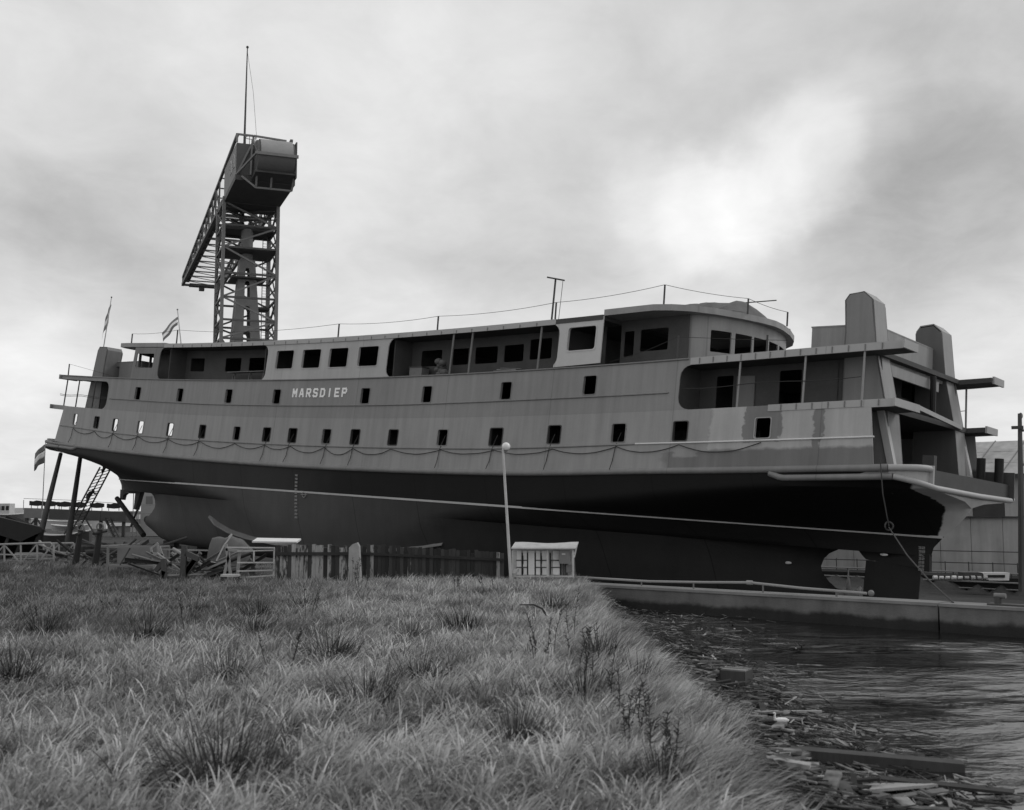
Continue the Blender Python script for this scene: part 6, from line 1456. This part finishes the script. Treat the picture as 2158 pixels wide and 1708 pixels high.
for k in range(7):
    mb = MB(); flat_ = k >= 4
    for i in range(30):
        a = random.uniform(0, 6.28); r_ = random.uniform(0, 0.17)
        if flat_: blade(mb, (r_ * math.cos(a), r_ * math.sin(a), -0.02), random.uniform(0.35, 0.62), random.uniform(0.005, 0.010), random.uniform(0.6, 1.1), random.gauss(0.0, 0.45), random.uniform(0.5, 1.2))
        else: blade(mb, (r_ * math.cos(a), r_ * math.sin(a), -0.02), random.uniform(0.2, 0.46), random.uniform(0.005, 0.012), random.uniform(0.0, 0.5), random.gauss(0.2, 1.2) if k != 3 else a, random.uniform(1.0, 3.0), 6)
    me = bpy.data.meshes.new('grass_tuft'); me.from_pydata(mb.v, [], mb.f); me.materials.append(M['grass']); me.polygons.foreach_set('use_smooth', [True] * len(mb.f)); me.update()
    o = bpy.data.objects.new('grass_tuft_%s' % 'abcdefg'[k], me); tuftcol.objects.link(o)
flatcol = bpy.data.collections.new('windswept_tufts')
for o in list(tuftcol.objects)[4:]: tuftcol.objects.unlink(o); flatcol.objects.link(o)
def emitter(name, label_kind, xs, ys, keep, densf, cols, smin, smax, rot_lo, rot_hi, seed):
    vs = [(x, y, ground_z(x, y) - 0.01) for y in ys for x in xs]; nx = len(xs); fs = []
    for j in range(len(ys) - 1):
        for i in range(nx - 1):
            if keep((xs[i] + xs[i + 1]) / 2, (ys[j] + ys[j + 1]) / 2): fs.append((j * nx + i, j * nx + i + 1, (j + 1) * nx + i + 1, (j + 1) * nx + i))
    me = bpy.data.meshes.new(name); me.from_pydata(vs, [], fs); at_ = me.attributes.new('dens', 'FLOAT', 'POINT'); at_.data.foreach_set('value', [densf(v[0], v[1]) for v in vs]); me.update()
    o = bpy.data.objects.new(name, me); COL.objects.link(o); tag(o, kind='stuff')
    ng = bpy.data.node_groups.new(name + '_nodes', 'GeometryNodeTree'); ng.interface.new_socket('Geometry', in_out='INPUT', socket_type='NodeSocketGeometry'); ng.interface.new_socket('Geometry', in_out='OUTPUT', socket_type='NodeSocketGeometry')
    nn = ng.nodes; ll = ng.links; gi = nn.new('NodeGroupInput'); go = nn.new('NodeGroupOutput')
    dp = nn.new('GeometryNodeDistributePointsOnFaces'); dp.inputs['Seed'].default_value = seed; na = nn.new('GeometryNodeInputNamedAttribute'); na.data_type = 'FLOAT'; na.inputs['Name'].default_value = 'dens'
    ll.new(gi.outputs[0], dp.inputs['Mesh']); ll.new(na.outputs['Attribute'], dp.inputs['Density'])
    ci = nn.new('GeometryNodeCollectionInfo'); ci.inputs['Collection'].default_value = cols; ci.inputs['Separate Children'].default_value = True; ci.inputs['Reset Children'].default_value = True
    ip = nn.new('GeometryNodeInstanceOnPoints'); ll.new(dp.outputs['Points'], ip.inputs['Points']); ll.new(ci.outputs[0], ip.inputs['Instance']); ip.inputs['Pick Instance'].default_value = True
    rv = nn.new('FunctionNodeRandomValue'); rv.data_type = 'FLOAT_VECTOR'; rv.inputs[0].default_value = (-0.12, -0.12, rot_lo); rv.inputs[1].default_value = (0.12, 0.12, rot_hi); ll.new(rv.outputs[0], ip.inputs['Rotation'])
    rs = nn.new('FunctionNodeRandomValue'); rs.data_type = 'FLOAT'; rs.inputs[2].default_value = smin; rs.inputs[3].default_value = smax; ll.new(rs.outputs[1], ip.inputs['Scale'])
    ll.new(ip.outputs[0], go.inputs[0]); md = o.modifiers.new('scatter', 'NODES'); md.node_group = ng; return o
PLANTS = []
def bare(x, y):
    for px, py, r_ in PLANTS:
        if (x - px) ** 2 + (y - py) ** 2 < (r_ * 0.55) ** 2: return 0.35
    return 1
DOCKS = [(462, 1652, 0.62, 'largest dark leafy plant at the bottom of the picture'), (881, 1440, 0.42, 'dark leafy plant with a pale upright leaf right of centre'), (773, 1480, 0.5, 'broad dark leafy plant in the middle of the grass'), (700, 1392, 0.62, 'wide dark leafy plant below the fence'),
         (865, 1346, 0.45, 'dark leafy plant below the fence with one pale leaf'), (975, 1330, 0.6, 'dark wind-blown plant below the right end of the fence'), (537, 1338, 0.5, 'round dark plant below the left end of the fence'), (545, 1300, 0.55, 'dark plant close below the left end of the fence'),
         (310, 1352, 0.6, 'dark plant in the left half of the grass below the skip'), (483, 1440, 0.5, 'dark plant with spreading leaves left of centre'), (28, 1445, 0.55, 'black tussock at the left edge of the grass'), (639, 1282, 0.5, 'small dark plant close to the pale fence post'),
         (1085, 1572, 0.42, 'dark plant at the foot of the slope bottom centre'), (1262, 1388, 0.5, 'bushy dark tussock on the slope above the water'), (1345, 1440, 0.42, 'dark tussock lower on the slope near the water'), (1230, 1470, 0.4, 'sparse dark plant halfway down the slope'), (1395, 1660, 0.35, 'dark plant on the bank at the bottom right of the grass'), (90, 1340, 0.6, 'low dark plant in the darker grass at left'), (1160, 1283, 0.5, 'dark plant on the crest near the switch cabinet')]
def ghit(px, py):
    p = gnd(px, py, 0.1)
    for _ in range(4): p = gnd(px, py, ground_z(p.x, p.y))
    return p
docks = []
for px, py, r_, lab in DOCKS:
    p = ghit(px, py + 14); PLANTS.append((p.x, p.y, r_)); docks.append((p, r_ * 1.9, lab))
random.seed(8)
for p, r_, lab in docks:
    o = thing('leafy_plant', lab, 'plant', p, 'dark leafy plants in the grass'); nl = 150; lf = 0
    for i in range(nl):
        mb = MB(); a = random.uniform(0, 6.28); rr = abs(random.gauss(0, 0.16)) * r_ / 0.7; bl_ = r_ * random.uniform(0.3, 0.8)
        blade(mb, (rr * math.cos(a), rr * math.sin(a), 0), bl_, random.uniform(0.010, 0.03), random.uniform(0.35, 1.3), a + random.gauss(0, 0.7) if random.random() < .6 else random.gauss(0.3, 0.9), random.uniform(1.0, 2.8), 7)
        q = mb.build('leaf', M['dock'], o, True, False)
    mb = MB()
    for i in range(130):
        a = random.uniform(0, 6.28); rr = random.uniform(0, 0.34) * r_ / 0.7; blade(mb, (rr * math.cos(a), rr * math.sin(a), 0), r_ * random.uniform(0.5, 1.0), 0.006, random.uniform(0.1, 0.9), a, random.uniform(0.4, 1.4), 4)
    mb.build('stems', M['dock'], o, True, False)
STK = [(403, 1352, 1240, 'tall dry stalk left of centre in front of the steel skip'), (647, 1318, 1236, 'dry stalk in front of the left plank fence'), (590, 1440, 1320, 'thin dry stalk in the middle of the grass'), (1131, 1422, 1330, 'dark seed stalk on the right of the grass below the switch cabinet'),
       (1152, 1395, 1284, 'dark seed stalk beside the bent reed'), (742, 1246, 1172, 'dark stalk cluster at the foot of the pale fence post'), (760, 1256, 1196, 'second dark stalk cluster right of the pale fence post'), (967, 1268, 1214, 'short stalk against the dark fence'), (1030, 1258, 1216, 'short stalk near the right end of the dark fence'), (80, 1330, 1270, 'dry stalk in the darker grass at the left'), (225, 1300, 1262, 'dry stalk in the grass below the gangway')]
random.seed(14); mb = MB()
for k in range(34):
    x_ = random.uniform(1190, 1430); yb = 1380 + (x_ - 1190) * 1.15 + random.uniform(-40, 60); p = ghit(x_, yb); h = random.uniform(60, 130) / FPX * p.y
    t_ = Vector((random.uniform(-.12, .2), random.uniform(-.1, .1), h)); mid = t_ * 0.55 + Vector((random.uniform(-.05, .05), 0, 0))
    mb.tube([p - Vector((0, 0, 0.05)), p + mid, p + t_], [0.008, 0.006, 0.003], 5)
    for j in range(16):
        q = p + mid.lerp(t_, random.uniform(-0.3, 1)); mb.tube([q, q + Vector((random.uniform(-.07, .07), random.uniform(-.05, .05), random.uniform(0.0, .07)))], [0.008, 0.003], 4)
tag(mb.build('weed_thicket', M['stalk']), kind='stuff')
random.seed(4)
for px, y0_, y1_, lab in STK:
    p = ghit(px, y0_); o = thing('dry_stalk', lab, 'weed', p, 'thicket of weed stalks' if 'thicket' in lab else 'dry weed stalks'); h = (y0_ - y1_) / FPX * (p.y)
    for k in range(1 if 'thicket' in lab else 3 if 'cluster' not in lab else 6):
        dx = random.uniform(-.12, .12); t_ = Vector((dx * 2.0 + random.uniform(-.08, .1), random.uniform(-.1, .1), h * random.uniform(0.75, 1.0))); mid = t_ * 0.55 + Vector((random.uniform(-.04, .04), 0, 0))
        obj('stem', MB().tube([Vector((dx, 0, -0.05)), mid + Vector((dx, 0, 0)), t_ + Vector((dx, 0, 0))], [0.008, 0.006, 0.003], 5), M['stalk'], o)
        mb = MB()
        for j in range(14):
            q = mid.lerp(t_, random.uniform(0.1, 1)) + Vector((dx, 0, 0)); mb.tube([q, q + Vector((random.uniform(-.05, .05), random.uniform(-.05, .05), random.uniform(0.0, .06)))], [0.009, 0.004], 4)
        obj('seed_head', mb, M['stalk'], o)
rp_ = ghit(1155, 1318); o = thing('bent_reed', 'dark bent stem arching over the grass near the switch cabinet', 'reed', rp_)
dd_ = rp_.y / FPX; obj('stem', MB().tube([Vector((0, 0, 0)), Vector((-2 * dd_, 0, 18 * dd_)), Vector((-12 * dd_, 0, 34 * dd_)), Vector((-30 * dd_, 0, 42 * dd_)), Vector((-60 * dd_, 0, 42 * dd_))], [0.03, 0.028, 0.025, 0.02, 0.01], 6), M['stalk'], o)
exs = axis((-30, 4.2, 138)); eys = axis((4.0, 62, 198))
def grass_limit(y): return 2.15 + 0.4 * smooth(10.5, 16, y) + 0.1 * smooth(20, 30, y) - 0.2 * smooth(32, 42, y) + 0.5 * (vnoise(y * 1.3, 5) - 0.5)
def gkeep(x, y): return wall_q(x, y) > 0.25 and x < grass_limit(y) and abs(x) < 0.6 * y + 5
def slope(x, y): return smooth(crest(y) - 1.4, crest(y) - 0.3, x)
def patch(x, y): return 0.55 + 0.75 * vnoise(x * 0.45 + 3, y * 0.45)
def fardens(y): return 40 if y < 16 else (40 - 8 * smooth(16, 30, y)) * (1 - 0.75 * smooth(43, 47, y))
emitter('meadow_grass', 'grass', exs, eys, gkeep, lambda x, y: bare(x, y) * fardens(y) * patch(x, y) ** 2.2 * 0.8 * (1 - 0.8 * slope(x, y)) * (1 - 0.35 * smooth(-6, -14, x) * smooth(22, 30, y)), tuftcol, 0.65, 1.45, -1.7, 1.7, 3)
def flatd(x, y): return bare(x, y) * (10 + 34 * slope(x, y)) * patch(x + 9, y) ** 1.8 * 1.0
emitter('windswept_grass', 'grass', exs, eys, gkeep, flatd, flatcol, 0.6, 1.3, -1.3, 1.0, 4)
